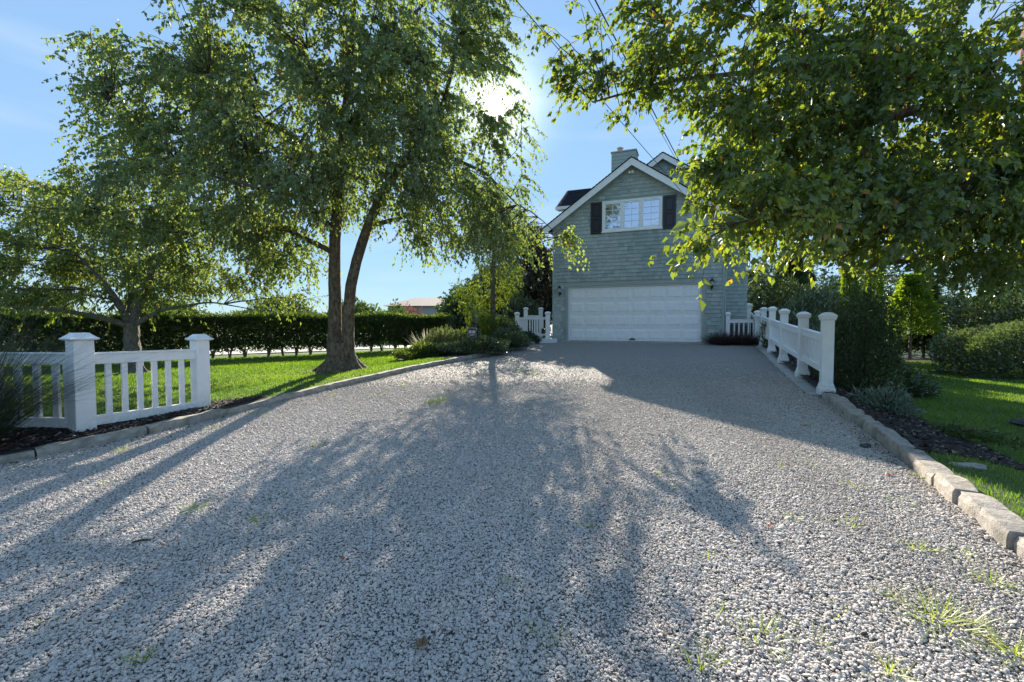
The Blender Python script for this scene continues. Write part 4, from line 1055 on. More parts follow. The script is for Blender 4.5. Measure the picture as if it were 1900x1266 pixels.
ellA = [E(560, 190, 11, 3.4, 3.0, 2.6, 1.3), E(640, -60, 11, 4.2, 3.2, 2.4, 0.8), E(340, 210, 11, 2.1, 2.2, 2.0, 1.0), E(250, 130, 11, 1.35, 1.3, 0.55, 1.0),
        E(210, 390, 11.2, 1.9, 2.0, 0.65, 1.0), E(380, 420, 11, 2.3, 2.4, 0.8, 1.2), E(420, 340, 10, 2.4, 2.0, 1.2, 1.2), E(240, 300, 11, 1.5, 1.4, 0.55, 1.0),
        E(800, 130, 10.8, 1.9, 2.0, 1.9, 0.9), E(900, 60, 11, 1.2, 1.3, 1.2, 0.9), E(920, 300, 10.4, 1.05, 1.4, 1.6, 0.8), E(840, 400, 11.2, 1.5, 1.6, 0.9, 1.1), E(930, 450, 11, 0.85, 1.0, 0.5, 0.9),
        E(1030, 440, 10.2, 0.55, 0.5, 0.32, 1.0), E(1065, 420, 10, 0.3, 0.3, 0.22, 1.0), E(740, 330, 10, 1.3, 1.4, 1.0, 0.9), E(560, 320, 8.8, 0.9, 0.7, 0.6, 1.2), E(540, 470, 11.8, 1.2, 1.0, 0.5, 1.0), E(300, 500, 11.8, 1.9, 1.4, 0.5, 0.9), E(830, 330, 11.5, 1.3, 1.3, 1.0, 0.9), E(700, 170, 11.5, 1.6, 1.6, 1.6, 0.8), E(740, 200, 9.3, 1.6, 0.9, 1.6, 1.2), E(930, 200, 9.6, 0.6, 0.8, 1.2, 0.8), E(900, 420, 10, 0.9, 0.8, 0.6, 0.9), E(870, 455, 11.4, 0.7, 0.7, 0.35, 0.5)]
tree('river_birch', 'large river birch with twin fused trunks on the left lawn beside the kerb', (-4.2, 11, zt), limbsA, ellA, 120, 2050, 12800, 15, 0.078, M['birch_leaf'], M['birch_bark'], (0.25, 0.65), 0.75, 0.035, False,
     keep=lambda p: (p[:, 1] > 6.5), trunk_extra=flare(-4.10, 10.97, zt, 0.31, 0.70, 6, 1.15))
# litter of bark and needles round the trunk
n = 1300; a = rng.uniform(0, 6.28, n); r_ = 0.3 + np.abs(rng.normal(0, 0.42, n))
X, Y = -4.2 + r_ * np.cos(a) * 1.15, 11 + r_ * np.sin(a) * 0.7
quads_chips(X, Y, H, 0.02, M['chip'], 'leaf_litter', 'brown bark litter round the foot of the twin trunked birch', 'litter', 0.5 + 0.5 * rng.random(n), 0.012)
MB().lathe((0, 0, 0), [(0.95, -0.05), (0.8, 0.012), (0.02, 0.02)], 28) 

# ------------------------------------------------------------------ small cherry-like tree on the left lawn
zc = Hf(-9.1, 11)
limbsC = [
    ([(-9.12, 11, zc - .1), (-9.1, 11, zc + .4), ik(245, 640, 11), ik(243, 600, 11)], [.22, .17, .16, .16]),
    ([ik(243, 606, 11), ik(225, 570, 11), ik(190, 520, 10.8), ik(140, 470, 10.6)], [.10, .08, .05, .02]),
    ([ik(243, 606, 11), ik(262, 560, 11.2), ik(285, 500, 11.5), ik(310, 440, 11.8)], [.11, .08, .06, .02]),
    ([ik(243, 606, 11), ik(300, 575, 11), ik(390, 560, 11.2), ik(500, 580, 11.5)], [.07, .04, .02, .006]),
    ([ik(243, 606, 11), ik(190, 590, 10.5), ik(110, 575, 10), ik(20, 570, 9.6)], [.08, .06, .04, .015]),
    ([ik(243, 606, 11), ik(244, 540, 11.6), ik(215, 450, 12.2), ik(180, 380, 12.5)], [.09, .07, .05, .02]),
]
ellC = [E(120, 400, 12, 2.2, 2.0, 0.8, 1.0), E(60, 480, 11.5, 2.2, 2.2, 0.9, 1.0), E(250, 500, 12, 2.4, 2.2, 0.8, 0.8), E(400, 525, 12, 2.0, 1.6, 0.3, 0.8), E(540, 555, 12.2, 0.9, 0.9, 0.16, 0.8), E(120, 550, 10.5, 1.6, 1.2, 0.3, 0.9), E(330, 580, 11, 0.9, 0.8, 0.10, 0.35), E(20, 540, 10, 1.0, 1.0, 0.5, 0.7), E(60, 350, 12.5, 1.2, 1.2, 0.4, 0.8)]
tree('cherry_tree', 'low spreading tree with pale leaves behind the left fence', (-9.1, 11, zc), limbsC, ellC, 50, 480, 2700, 13, 0.085, M['cherry_leaf'], M['grey_bark'], (0.25, 0.55), 0.4, 0.03, False, wid=0.38, trunk_extra=flare(-9.1, 11, zc, 0.17, 0.4, 5, 0.7, 3), yell=0.01)

# ------------------------------------------------------------------ right river birch, overhanging from outside the frame
zb = Hf(8.2, 6.8)
limbsB = [
    ([(8.2, 6.8, zb - .1), (8.1, 6.8, 1.0), (7.8, 6.6, 2.4), (7.3, 6.4, 3.6), (7.0, 6.3, 5.0), (6.9, 6.2, 7.0)], [.28, .24, .2, .17, .13, .06]),
    ([(7.6, 6.5, 3.0), ik(1890, 260, 6.0), ik(1780, 185, 5.8), ik(1640, 120, 5.6), ik(1480, 60, 5.5), ik(1300, 10, 5.6)], [.13, .11, .085, .06, .04, .02]),
    ([(7.7, 6.5, 2.7), ik(1880, 330, 5.6), ik(1760, 360, 5.2), ik(1600, 370, 4.8), ik(1470, 385, 4.4), ik(1370, 415, 4.0)], [.12, .085, .06, .045, .03, .012]),
    ([(7.4, 6.4, 3.4), ik(1800, 100, 6.8), ik(1650, 0, 7), ik(1500, -120, 7)], [.1, .08, .05, .02]),
    ([ik(1780, 185, 5.8), ik(1600, 230, 5.4), ik(1450, 265, 5.1), ik(1340, 300, 5)], [.06, .045, .03, .012]),
    ([ik(1640, 120, 5.6), ik(1430, 130, 5.9), ik(1240, 150, 6.1), ik(1100, 190, 6.2)], [.05, .035, .022, .01]),
    ([(7.8, 6.6, 2.4), ik(1850, 470, 7.2), ik(1720, 480, 7.2), ik(1560, 500, 7)], [.09, .06, .04, .02]),
]
ellB = [E(1640, 260, 5.6, 1.9, 1.4, 1.3, 1.1), E(1458, 245, 5.2, 1.1, 1.0, 1.1, 0.9), E(1380, 90, 5.6, 1.3, 1.0, 0.75, 0.7), E(1700, 60, 5.8, 1.8, 1.3, 0.9, 0.8), E(1396, 345, 4.3, 0.34, 0.42, 0.34, 1.1), E(1335, 320, 4.6, 0.26, 0.3, 0.40, 2.6), E(1300, 445, 4.2, 0.2, 0.22, 0.08, 2.0), E(1290, 430, 3.8, 0.17, 0.2, 0.07, 1.6), E(1475, 390, 4.2, 0.66, 0.6, 0.32, 1.1),
        E(1620, 385, 5.0, 1.2, 1.0, 0.5, 1.0), E(1830, 420, 6.4, 1.3, 1.2, 0.7, 0.9), E(1850, 330, 5.4, 0.8, 1.2, 1.1, 0.9), E(1150, 125, 6.1, 0.95, 0.6, 0.30, 0.75), E(1120, 12, 6.3, 0.8, 0.5, 0.2, 0.8), E(1075, 175, 6.2, 0.40, 0.35, 0.22, 0.8), E(1050, 40, 6.2, 0.45, 0.4, 0.15, 0.5), E(1260, 60, 5.9, 0.6, 0.6, 0.4, 0.6), E(1165, 195, 6.1, 0.45, 0.35, 0.10, 0.5), E(1305, 230, 5.5, 0.25, 0.3, 0.35, 0.6), E(1870, 500, 6.8, 0.7, 0.7, 0.2, 0.7)]
tree('river_birch', 'overhanging birch on the right with bright backlit leaves before the garage gable', (8.2, 6.8, zb), limbsB, ellB, 90, 1000, 6700, 13, 0.068, M['birch_leaf_b'], M['red_bark'], (0.16, 0.42), 0.6, 0.028, True, yell=0.02,
     keep=lambda p: (p[:, 1] > 2.9) & ((p[:, 0] / np.maximum(p[:, 1], 1)) > 0.02))

# ------------------------------------------------------------------ hedges
def lump(v, f=3.0): return 0.5 + 0.25 * (np.sin(v[:, 0] * f + 1.1) * np.cos(v[:, 1] * f * 0.9 + v[:, 2] * 1.7) + np.sin(v[:, 2] * f * 1.3 + v[:, 0] * 1.2))
hg = empty('privet_hedge', (-10, 14, Hf(-10, 14)))
tag(hg, 'long clipped hedge with bare lower stems behind the left lawn', 'hedge')
HB = np.array(hg.location)
n = 125000
hx = rng.uniform(-24, -2.75, n) ; hx = -2.75 - (21.2) * rng.random(n) ** 1.15
def hyy(x): return np.interp(x, [-24, -11.8, -9.5, -4.1, -2.7], [5.5, 13.2, 14.4, 18.6, 19.7])
u_ = rng.random(n); side = rng.random(n)
dpt = np.where(side < 0.5, rng.uniform(-0.5, -0.3, n), rng.uniform(-0.45, 0.5, n))
zz = np.where((side > 0.5) & (side < 0.72), rng.normal(1.33, 0.075, n), rng.uniform(0.2, 1.34, n))
bare = zz < 0.34 + 0.07 * np.sin(hx * 5); keepm = ~bare | (rng.random(n) < 0.35)
nrm_ = np.array([0.55, -0.83])  # towards the camera
C = np.stack([hx, hyy(hx), H(hx, hyy(hx)) + zz], 1) + np.stack([-dpt * nrm_[0], -dpt * nrm_[1], 0 * dpt], 1) * -1.0 * -1.0
C = np.stack([hx - dpt * -0.45, hyy(hx) + dpt * 0.85, H(hx, hyy(hx)) + zz + 0.05 * np.sin(hx * 2.2) * (zz > 1.2)], 1)[keepm]
D = rdir(len(C)) + np.array([0.1, -0.3, 0.55])
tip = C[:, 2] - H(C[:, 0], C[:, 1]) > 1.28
V, Fc, t_ = leaves(C, D, (0.072 + 0.02 * ~tip) * np.exp(rng.normal(0, .25, len(C))), 0.5, np.clip(rng.normal(0.45, 0.2, len(C)) + 0.35 * tip, 0, 1))  # top leaves tinted lighter, painting the backlit fringe of the hedge
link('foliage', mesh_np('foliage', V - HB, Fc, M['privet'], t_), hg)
stems = []
xs = np.arange(-19.5, -2.8, 0.40)
for x_ in xs:
    x_ = x_ + rng.normal(0, 0.05); y_ = float(hyy(x_)); z_ = Hf(x_, y_); q = MB()
    for j in range(7):
        a = rng.uniform(0, 6.28); sp = rng.uniform(0.08, 0.24)
        q.tube([(0, 0, -0.05), (math.cos(a) * sp * 0.3, math.sin(a) * sp * 0.3, 0.2), (math.cos(a) * sp, math.sin(a) * sp, 0.5), (math.cos(a) * sp * 1.3, math.sin(a) * sp * 1.2, 0.95)], [0.032, 0.02, 0.014, 0.008], 4)
    q.obj('stem', M['grey_bark'], hg, Vector((x_, y_, z_)) - Vector(HB), fix=False)
def bush(name, label, c, r, n, lsize, leaf, cat='shrub', wid=0.5, dirb=(0, 0, 0.4), shell=4.0, lumps=0.18, lf=3.0, group=None, squash=1.0, stems_=5, four=False, tb=0.45, rzt=0.0, top=0.0):
    """a shrub: leaves through an uneven volume, densest near the outside"""
    c = np.array(c, float); r = np.array(r, float)
    root = empty(name, (c[0], c[1], Hf(c[0], c[1]) if c[2] is None or np.isnan(c[2]) else c[2])); tag(root, label, cat, group)
    B0 = np.array(root.location); B0[2] = root.location[2]
    d = rdir(n); d[:, 2] = np.abs(d[:, 2]) * 1.0 - 0.15 * rng.random(n)
    if squash != 1.0: d = np.sign(d) * np.abs(d) ** squash; 
    rad = rng.random(n) ** (1 / shell); f_ = 1 + lumps * (np.sin(d[:, 0] * lf * 2 + 1) * np.cos(d[:, 1] * lf * 2.3 + c[0]) + np.sin(d[:, 2] * lf * 2.1 + c[1] + d[:, 0] * 3))
    p_ = d * rad[:, None] * f_[:, None] * r
    cr_, sr_ = math.cos(rzt), math.sin(rzt); p_[:, :2] = np.stack([p_[:, 0] * cr_ - p_[:, 1] * sr_, p_[:, 0] * sr_ + p_[:, 1] * cr_], 1)
    p_[:, 2] = np.maximum(p_[:, 2], 0.02 + 0.03 * rng.random(n))
    D = unit(unit(p_) * 0.7 + rdir(n) * 0.7 + np.array(dirb))
    V, Fc, t_ = leaves(p_, D, lsize * np.exp(rng.normal(0, .25, n)), wid, np.clip(rng.normal(tb, 0.2, n) + top * (rad > 0.9) * (d[:, 2] > 0.3), 0, 1), four)
    link('foliage', mesh_np('foliage', V, Fc, leaf, t_), root)
    if stems_:
        q = MB()
        for j in range(stems_):
            a = rng.uniform(0, 6.28); e = np.array([math.cos(a) * r[0] * 0.55, math.sin(a) * r[1] * 0.55, r[2] * 0.75])
            q.tube([(0.1 * e[0], 0.1 * e[1], -0.05), tuple(e * 0.5 + np.array([0, 0, 0.1 * r[2]])), tuple(e)], [0.03 * min(1, r[2]), 0.018 * min(1, r[2]), 0.006], 5)
        q.obj('stems', M['twig'], root, fix=False)
    return root
NAN = float('nan')
# big clipped shrub on the right
bush('clipped_shrub', 'broad clipped dark shrub mass at the right edge of the shaded lawn', (16.6, 13.6, NAN), (3.3, 1.5, 1.75), 42000, 0.075, M['dark_leaf'], squash=0.6, lumps=0.05, shell=7, rzt=-0.12, top=0.5)
bush('boxwood', 'tall dark bush right behind the nearest post of the long white fence', (5.95, 7.9, NAN), (0.6, 0.62, 1.8), 16000, 0.045, M['privet'], squash=0.85, lumps=0.08, shell=5)
bush('boxwood', 'dark bush spilling behind the second and third posts of the long fence', (7.2, 9.9, NAN), (0.75, 1.1, 1.35), 14000, 0.05, M['dark_leaf'], lumps=0.1, shell=5)
bush('rhododendron', 'wide dark shrub with paler top leaves behind the middle of the long fence', (8.6, 13.2, NAN), (1.15, 1.4, 2.3), 18000, 0.10, M['dark_leaf'], lumps=0.14, shell=5, wid=0.36, top=0.5)
bush('rhododendron', 'dark shrub between the long fence and the yellow green evergreens', (8.5, 10.6, NAN), (0.8, 1.0, 0.95), 9000, 0.07, M['dark_leaf'], lumps=0.14, shell=5, wid=0.4, top=0.3)
bush('rhododendron', 'large dark leafy shrub beside the grey wing of the house', (10.6, 17.2, NAN), (1.4, 1.5, 3.6), 22000, 0.11, M['conifer'], lumps=0.12, shell=5, wid=0.3, dirb=(0, 0, -0.5))
bush('silver_plant', 'silvery leaved perennial in the mulch right of the stone edging', (5.05, 6.15, NAN), (0.36, 0.34, 0.38), 1500, 0.06, M['silver_leaf'], 'plant', lumps=0.2, shell=2, wid=0.3, stems_=8)
bush('green_plant', 'thin weedy green plant behind the silvery perennial', (5.9, 7.3, NAN), (0.4, 0.4, 0.6), 1300, 0.05, M['hedge_leaf'], 'plant', lumps=0.3, shell=1.5, wid=0.3, stems_=7, tb=0.7)
bush('ground_cover', 'low dark trailing plant at the lawn edge of the right bed', (5.55, 5.7, NAN), (0.5, 0.6, 0.16), 1600, 0.05, M['hedge_leaf'], 'plant', lumps=0.3, shell=2, wid=0.4, stems_=0)
# arborvitae columns and evergreens at the right
def conifer(name, label, x, y, h, r, n, leaf, lsize, z0=None, taper=0.8, group=None, tb=0.45, trunk=True, bot=0.1, cat='tree', wsp=0.3):
    z = Hf(x, y) if z0 is None else z0
    root = empty(name, (x, y, z)); tag(root, label, cat, group)
    t = rng.random(n) ** 0.85; a = rng.uniform(0, 6.28, n)
    prof = r * (1 - t * taper) * (0.85 + 0.15 * np.sin(t * 34 + a * 2) + 0.12 * np.sin(a * 5 + t * 12))
    rad = prof * rng.random(n) ** 0.25
    p_ = np.stack([rad * np.cos(a), rad * np.sin(a), (bot + (1 - bot) * t) * h], 1)
    D = unit(np.stack([np.cos(a), np.sin(a), 0.2 + rng.normal(0, 0.4, n)], 1) + rdir(n) * 0.4)
    V, Fc, t_ = leaves(p_, D, lsize * np.exp(rng.normal(0, .25, n)), wsp, np.clip(rng.normal(tb, 0.2, n), 0, 1))
    link('crown', mesh_np('crown', V, Fc, leaf, t_), root)
    if trunk: MB().tube([(0, 0, -0.1), (0, 0, h * 0.4), (0, 0, h * 0.9)], [0.03 * h * 0.6, 0.02 * h * 0.6, 0.01], 8).obj('trunk', M['grey_bark'], root)
    return root
conifer('arborvitae', 'sunlit yellow green evergreen leaning just right of the fence shrubs', 14.6, 19.9, 4.1, 0.65, 5500, M['arbor'], 0.15)
conifer('arborvitae', 'slim sunlit yellow green evergreen in the middle of the three', 15.75, 20.0, 3.8, 0.45, 4500, M['arbor'], 0.14, taper=0.5)
conifer('arborvitae', 'broad sunlit yellow green evergreen nearest the clipped shrub', 17.4, 20.0, 3.7, 1.25, 8500, M['arbor'], 0.17, bot=0.3)
conifer('dark_evergreen', 'dark evergreen with a bare lower trunk behind the sandy strip', 15.2, 21.3, 3.4, 0.9, 8000, M['conifer'], 0.2, bot=0.2)
conifer('dark_evergreen', 'dark evergreen between the sandy strip and the clipped shrub', 18.9, 21.0, 3.4, 0.9, 8000, M['conifer'], 0.22)
bush('backdrop_shrub', 'dark shrubbery filling the gap behind the broad clipped shrub', (23.0, 19.0, NAN), (4.2, 1.8, 3.4), 24000, 0.16, M['dark_leaf'], lumps=0.2, shell=4, wid=0.45, squash=0.8)
bush('backdrop_shrub', 'dark shrubbery far behind the sandy strip', (13.5, 22.5, NAN), (4.5, 1.5, 2.2), 14000, 0.14, M['dark_leaf'], lumps=0.2, shell=4, wid=0.4, squash=0.8)
conifer('dark_evergreen', 'dark evergreen seen over the rhododendron behind the long fence', 11.6, 19.2, 4.4, 1.4, 9000, M['conifer'], 0.2)
conifer('dark_evergreen', 'dark evergreen just left of the leaning yellow green evergreen', 13.2, 21.0, 4.3, 1.1, 8000, M['conifer'], 0.2)
i_ = 0
for (x, y, h, r, lab) in [(11.0, 22, 4.3, 3.0, 'tall dark tree rising right of the house wing'), (21.0, 33, 7.0, 5.0, 'tall dark tree filling the space behind the evergreens'), (25.0, 21.0, 10.5, 3.8, 'tall dark tree behind the clipped shrub'), (30.0, 34, 7.5, 6.0, 'tall dark tree at the far right edge of the garden'), (14.5, 33, 6.0, 5.5, 'tall dark tree in the second row right of the house')]:
    rz_ = h * 0.48
    ell = [(np.array([x, y, Hf(x, y) + h * 0.52]), np.array([r, r * .8, rz_]), 1.0), (np.array([x - r * .4, y - 1, Hf(x, y) + h * 0.3]), np.array([r * .8, r * .6, h * .25]), 1.0)]
    z = Hf(x, y)
    tree('shade_tree', lab, (x, y, z), [([(x, y, z - .1), (x, y, z + h * .3), (x + .2, y, z + h * .6), (x, y, z + h * .85)], [.25, .2, .13, .05])], ell, 30, 260, 1500, 11, 0.17, M['dark_leaf'], M['grey_bark'], (0.5, 1.1), 0.4, 0.05, False, group='dark trees behind the right lawn')
    i_ += 1

# ------------------------------------------------------------------ planting left of the garage
def tuft(name, label, x, y, n, L_, spread, wid, mat, cat, z=None, arch=0.6, k=5, group=None, dirb=None, tb=(0.5, 0.25), rbase=0.08):
    """arching blades from one crown"""
    z = Hf(x, y) if z is None else z
    root = bpy.data.objects.new(name, None)
    a = rng.uniform(0, 6.28, n); ln = L_ * rng.uniform(0.55, 1.1, n); tilt = rng.uniform(0.1, 1, n) ** 0.8 * spread
    d = np.stack([np.cos(a) * np.sin(tilt), np.sin(a) * np.sin(tilt), np.cos(tilt)], 1)
    if dirb is not None: d = unit(d + np.array(dirb))
    s_ = np.stack([np.cos(a), np.sin(a), 0 * a], 1) * rbase * rng.random(n)[:, None]
    t = np.linspace(0, 1, k)[None, :, None]
    C = s_[:, None] + d[:, None] * t * ln[:, None, None] + np.array([0, 0, -1.0]) * arch * (t ** 2.2) * ln[:, None, None] * rng.uniform(0.4, 1.1, n)[:, None, None]
    C[..., 2] = np.maximum(C[..., 2], 0.004)
    hz = np.stack([-np.sin(a), np.cos(a), 0 * a], 1) + rng.normal(0, 0.4, (n, 3)); hz = unit(hz)
    wv_ = wid * np.sqrt(np.clip(1.02 - np.linspace(0, 1, k), 0, 1))[None, :, None] * rng.uniform(0.6, 1.3, n)[:, None, None]
    V = np.stack([C - hz[:, None] * wv_, C + hz[:, None] * wv_], 2).reshape(-1, 3)
    base = (np.arange(n)[:, None] * k + np.arange(k - 1)[None]).ravel() * 2
    Fc = np.stack([base, base + 1, base + 3, base + 2], 1)
    me = mesh_np(name, V, Fc, mat, np.repeat(np.clip(rng.normal(tb[0], tb[1], n), 0, 1), 2 * k))
    o = link(name, me, None, (x, y, z)); tag(o, label, cat, group)
    return o
bush('juniper', 'spreading low juniper with light tips at the lawn end of the bed', (-2.6, 13.9, NAN), (0.95, 0.7, 0.42), 8000, 0.08, M['hedge_leaf'], lumps=0.2, shell=4, wid=0.3, top=0.4, stems_=3)
bush('juniper', 'dark low juniper spilling over the kerb below the yard sign', (-1.15, 13.55, NAN), (1.15, 0.6, 0.40), 11000, 0.07, M['dark_leaf'], lumps=0.25, shell=4, wid=0.3, top=0.3, stems_=3)
bush('juniper', 'dark low juniper at the kerb between the yard sign and the landing', (-0.3, 15.0, NAN), (0.8, 0.7, 0.5), 9000, 0.07, M['dark_leaf'], lumps=0.25, shell=4, wid=0.3, top=0.3, stems_=3)
bush('lavender', 'pale green lavender mound left of the yard sign', (-2.15, 14.5, NAN), (0.95, 0.75, 0.78), 11000, 0.10, M['lavender_leaf'], 'plant', lumps=0.12, shell=4, wid=0.12, dirb=(0, 0, 0.9), tb=0.4, stems_=0)
tuft('lavender_spikes', 'purple grey flower spikes rising from the left side of the lavender mound', -2.75, 15.0, 150, 1.0, 0.75, 0.012, M['lavender_leaf'], 'flowers', arch=0.15, tb=(0.95, 0.05), rbase=0.25)
bush('yellow_shrub', 'bright yellow green feathery shrub behind the yard sign', (-0.95, 16.1, NAN), (1.0, 0.9, 1.35), 14000, 0.10, M['yellow_leaf'], lumps=0.22, shell=3, wid=0.2, dirb=(0, 0, 0.8))
bush('dark_bush', 'dark bush at the foot of the thin trunk left of the landing', (-0.25, 15.9, NAN), (0.6, 0.6, 1.0), 9000, 0.06, M['dark_leaf'], lumps=0.2, shell=3, wid=0.3)
bush('yellow_shrub', 'small upright yellow green shrub against the left landing post', (0.05, 16.6, NAN), (0.26, 0.3, 0.85), 3500, 0.08, M['yellow_leaf'], lumps=0.2, shell=3, wid=0.3, dirb=(0, 0, 0.8))
bush('boxwood', 'small round dark shrub in front of the white landing balustrade', (0.62, 17.2, NAN), (0.42, 0.3, 0.42), 4500, 0.05, M['dark_leaf'], lumps=0.1, shell=4, wid=0.3)
bush('dark_bush', 'narrow dark leaved plant directly above the yard sign', (-1.22, 14.6, NAN), (0.2, 0.2, 1.2), 1300, 0.09, M['dark_leaf'], 'plant', lumps=0.2, shell=2, wid=0.4)
for k_, (dx, lab) in enumerate([(0, 'dry brown grass clump beside the right garage pier')]):
    tuft('dry_grass', lab, 7.15, 15.6, 1500, 0.62, 1.2, 0.006, M['brown_leaf'], 'plant', z=0.8, arch=0.35, tb=(0.45, 0.25), rbase=0.33)
tuft('dry_grass', 'dry brown grass clump in front of the short white railing', 7.8, 15.4, 1500, 0.62, 1.2, 0.006, M['brown_leaf'], 'plant', z=0.8, arch=0.35, tb=(0.4, 0.25), rbase=0.33)
# fine leaved tree with a slim trunk
x, y = -0.66, 16.4; z = Hf(x, y)
tree('slim_tree', 'slim grey trunked tree rising from the bed left of the landing', (x, y, z), [([(x, y, z - .1), ik(915, 600, 16.4), ik(914, 520, 16.4), ik(918, 440, 16.4), ik(920, 360, 16.4)], [.11, .095, .085, .07, .03])],
     [E(918, 420, 16.4, 1.2, 1.0, 1.6, 1), E(885, 545, 16.6, 0.7, 0.7, 0.7, 0.7), E(940, 520, 16.6, 0.5, 0.6, 0.8, .7)], 24, 200, 1200, 10, 0.08, M['yellow_leaf'], M['grey_bark'], (0.3, 0.6), 0.3, 0.02, False, wid=0.35)
def rtree(name, lab, x, y, h, r, leaf, ntw=1100, ls=0.13, z=None, low=0.3, grp=None, nl=10):
    z = Hf(x, y)
    tree(name, lab, (x, y, z), [([(x, y, z - .1), (x, y, z + h * .3), (x + .1, y, z + h * .6), (x, y, z + h * .85)], [.03 * h, .024 * h, .015 * h, .01])],
         [(np.array([x, y, z + h * (low + 1) / 2]), np.array([r, r * .9, h * (1 - low) / 2]), 1.0)], 24, 200, ntw, nl, ls, leaf, M['grey_bark'], (0.3, 0.8), 0.3, 0.03, False, group=grp)
rtree('purple_tree', 'dark purple leaved tree rising behind the landing', 1.15, 24.0, 5.6, 1.9, M['purple_leaf'], 2600, 0.15, low=0.05, nl=12)
rtree('shade_tree', 'dark green tree left of the purple leaved tree', -0.9, 24.5, 3.9, 1.8, M['dark_leaf'], 2200, 0.15, low=0.05, nl=12)
rtree('shade_tree', 'dark blue green tree beyond the right end of the long hedge', -2.2, 23.0, 2.9, 1.3, M['conifer'], 1900, 0.13, low=0.05, nl=12)
bush('far_shrub', 'rounded green shrub poking above the hedge right of the birch trunks', (-6.7, 26, NAN), (1.2, 1, 2.05), 6000, 0.13, M['hedge_leaf'], lumps=0.1, shell=4)
bush('maple', 'small red leaved maple showing above the hedge', (-6.0, 29.5, NAN), (1.25, 1.0, 2.0), 5000, 0.13, M['maple_leaf'], 'tree', lumps=0.25, shell=2)
bush('far_shrub', 'yellow green shrub beyond the end of the hedge', (-3.3, 24, NAN), (1.0, 0.9, 1.5), 5000, 0.1, M['yellow_leaf'], lumps=0.2, shell=3)
bush('far_shrub', 'dark shrub filling the corner behind the landing posts', (0.2, 21.2, NAN), (1.2, 0.8, 1.9), 9000, 0.11, M['dark_leaf'], lumps=0.2, shell=3)
# far tree line on the left, beyond the road
ti_ = 0
for (x, y, h, r, lab) in [(-46, 44, 4.4, 5, 'distant rounded tree at the left end of the far tree line'), (-37, 48, 4.0, 5, 'distant rounded tree second in the far tree line'), (-27, 52, 3.6, 5, 'distant low tree behind the cherry like tree'), (-18.5, 52, 3.0, 4, 'distant low tree behind the twin birch trunks')]:
    bush('distant_tree', lab, (x, y, NAN), (r, 2.5, h), 5500, 0.35, M['hedge_leaf'], 'tree', lumps=0.15, shell=4, group='far tree line beyond the road', stems_=3)
# far house with a brown roof
fh = empty('distant_house', (-12.2, 60, 0.8), 0.0); tag(fh, 'distant house with a low brown roof seen above the hedge', 'house')
MB().bx((-4, 0, -1), (5, 8, 3.0)).obj('wall', M['siding'], fh)
q = MB(); q.add([(-4.6, -0.6, 3.0), (5.6, -0.6, 3.0), (5.6, 8.6, 3.0), (-4.6, 8.6, 3.0), (-1.2, 4, 4.3), (3.5, 4, 4.3)], [(0, 1, 5, 4), (1, 2, 5), (2, 3, 4, 5), (3, 0, 4), (3, 2, 1, 0)]); q.obj('roof', M['broof'], fh)

# ------------------------------------------------------------------ yard sign
z = Hf(-1.2, 13.9)
sg = empty('yard_sign', (-1.2, 13.75, z), 0.0); tag(sg, 'small dark shield shaped yard sign with pale panel on a stake in the bed', 'sign')
def shield(sx, sz):
    pts_ = [(-.42, .5), (-.2, .46), (0, .5), (.2, .46), (.42, .5), (.5, .42), (.43, .2), (.43, -.1), (.48, -.32), (.3, -.43), (0, -.5), (-.3, -.43), (-.48, -.32), (-.43, -.1), (-.43, .2), (-.5, .42)]
    return [(a * sx, c * sz) for a, c in pts_]
szc = 1.24 - z
o = MB().prism([(a, c + szc) for a, c in shield(0.29, 0.31)], -0.006, 0.0).obj('sign_border', M['slight'], sg)
o = MB().prism([(a, c + szc) for a, c in shield(0.265, 0.285)], -0.010, -0.0065).obj('sign_board', M['sdark'], sg)
MB().bx((-0.09, -0.013, szc - 0.02), (0.09, -0.0105, szc + 0.065)).obj('sign_panel', M['slight'], sg)
q = MB(); q.lathe((0, 0, 0), [(0.022, 0), (0.022, 0.003)], 12); o = q.obj('sign_emblem', M['sdark'], sg, (0, -0.0135, szc + 0.03)); o.rotation_euler = (R(90), 0, 0)
MB().bx((-0.085, -0.0165, szc - 0.006), (0.085, -0.0135, szc + 0.0)).obj('sign_line', M['sdark'], sg)
MB().prism([(-0.09, szc - 0.085), (0.09, szc - 0.075), (0.09, szc - 0.05), (-0.09, szc - 0.06)], -0.013, -0.0105).obj('sign_band', M['slight'], sg)
MB().tube([(0, 0.01, -0.1), (0, 0.01, szc + 0.05)], 0.009, 6).obj('stake', M['siding'], sg)

# ------------------------------------------------------------------ ornamental grass at the left edge
tuft('ornamental_grass', 'dark feathery ornamental grass arching over the fence at the left edge', -5.68, 4.62, 3000, 2.0, 0.85, 0.0024, M['plume_leaf'], 'plant', z=0.17, arch=0.40, k=10, tb=(0.35, 0.25), rbase=0.25)

# ------------------------------------------------------------------ overhead cables to the gable
def cable(label, a, via, ext, r, sag):
    a = np.array(a); via = np.array(via); far = a + (via - a) * ext
    t = np.linspace(0, 1, 40)[:, None]; pts_ = a + (far - a) * t; pts_[:, 2] -= sag * 4 * (t * (1 - t))[:, 0]
    o = MB().tube([tuple(p_) for p_ in pts_], r, 6).obj('overhead_cable', M['cable'], None)
    tag(o, label, 'cable', 'overhead cables running to the house')
cable('thin overhead cable passing left of the chimney, left of the pair', (*frame(5.05, -0.33), 5.75), P(957, 0, 8.0), 2.4, 0.008, 0.0)
cable('thick overhead cable, right one of the close pair', (*frame(5.25, -0.33), 6.0), P(1107, 0, 8.0), 2.4, 0.013, 0.05)
cable('thin overhead cable, left one of the close pair', (*frame(5.2, -0.33), 6.0), P(1095, 0, 8.0), 2.4, 0.006, 0.05)

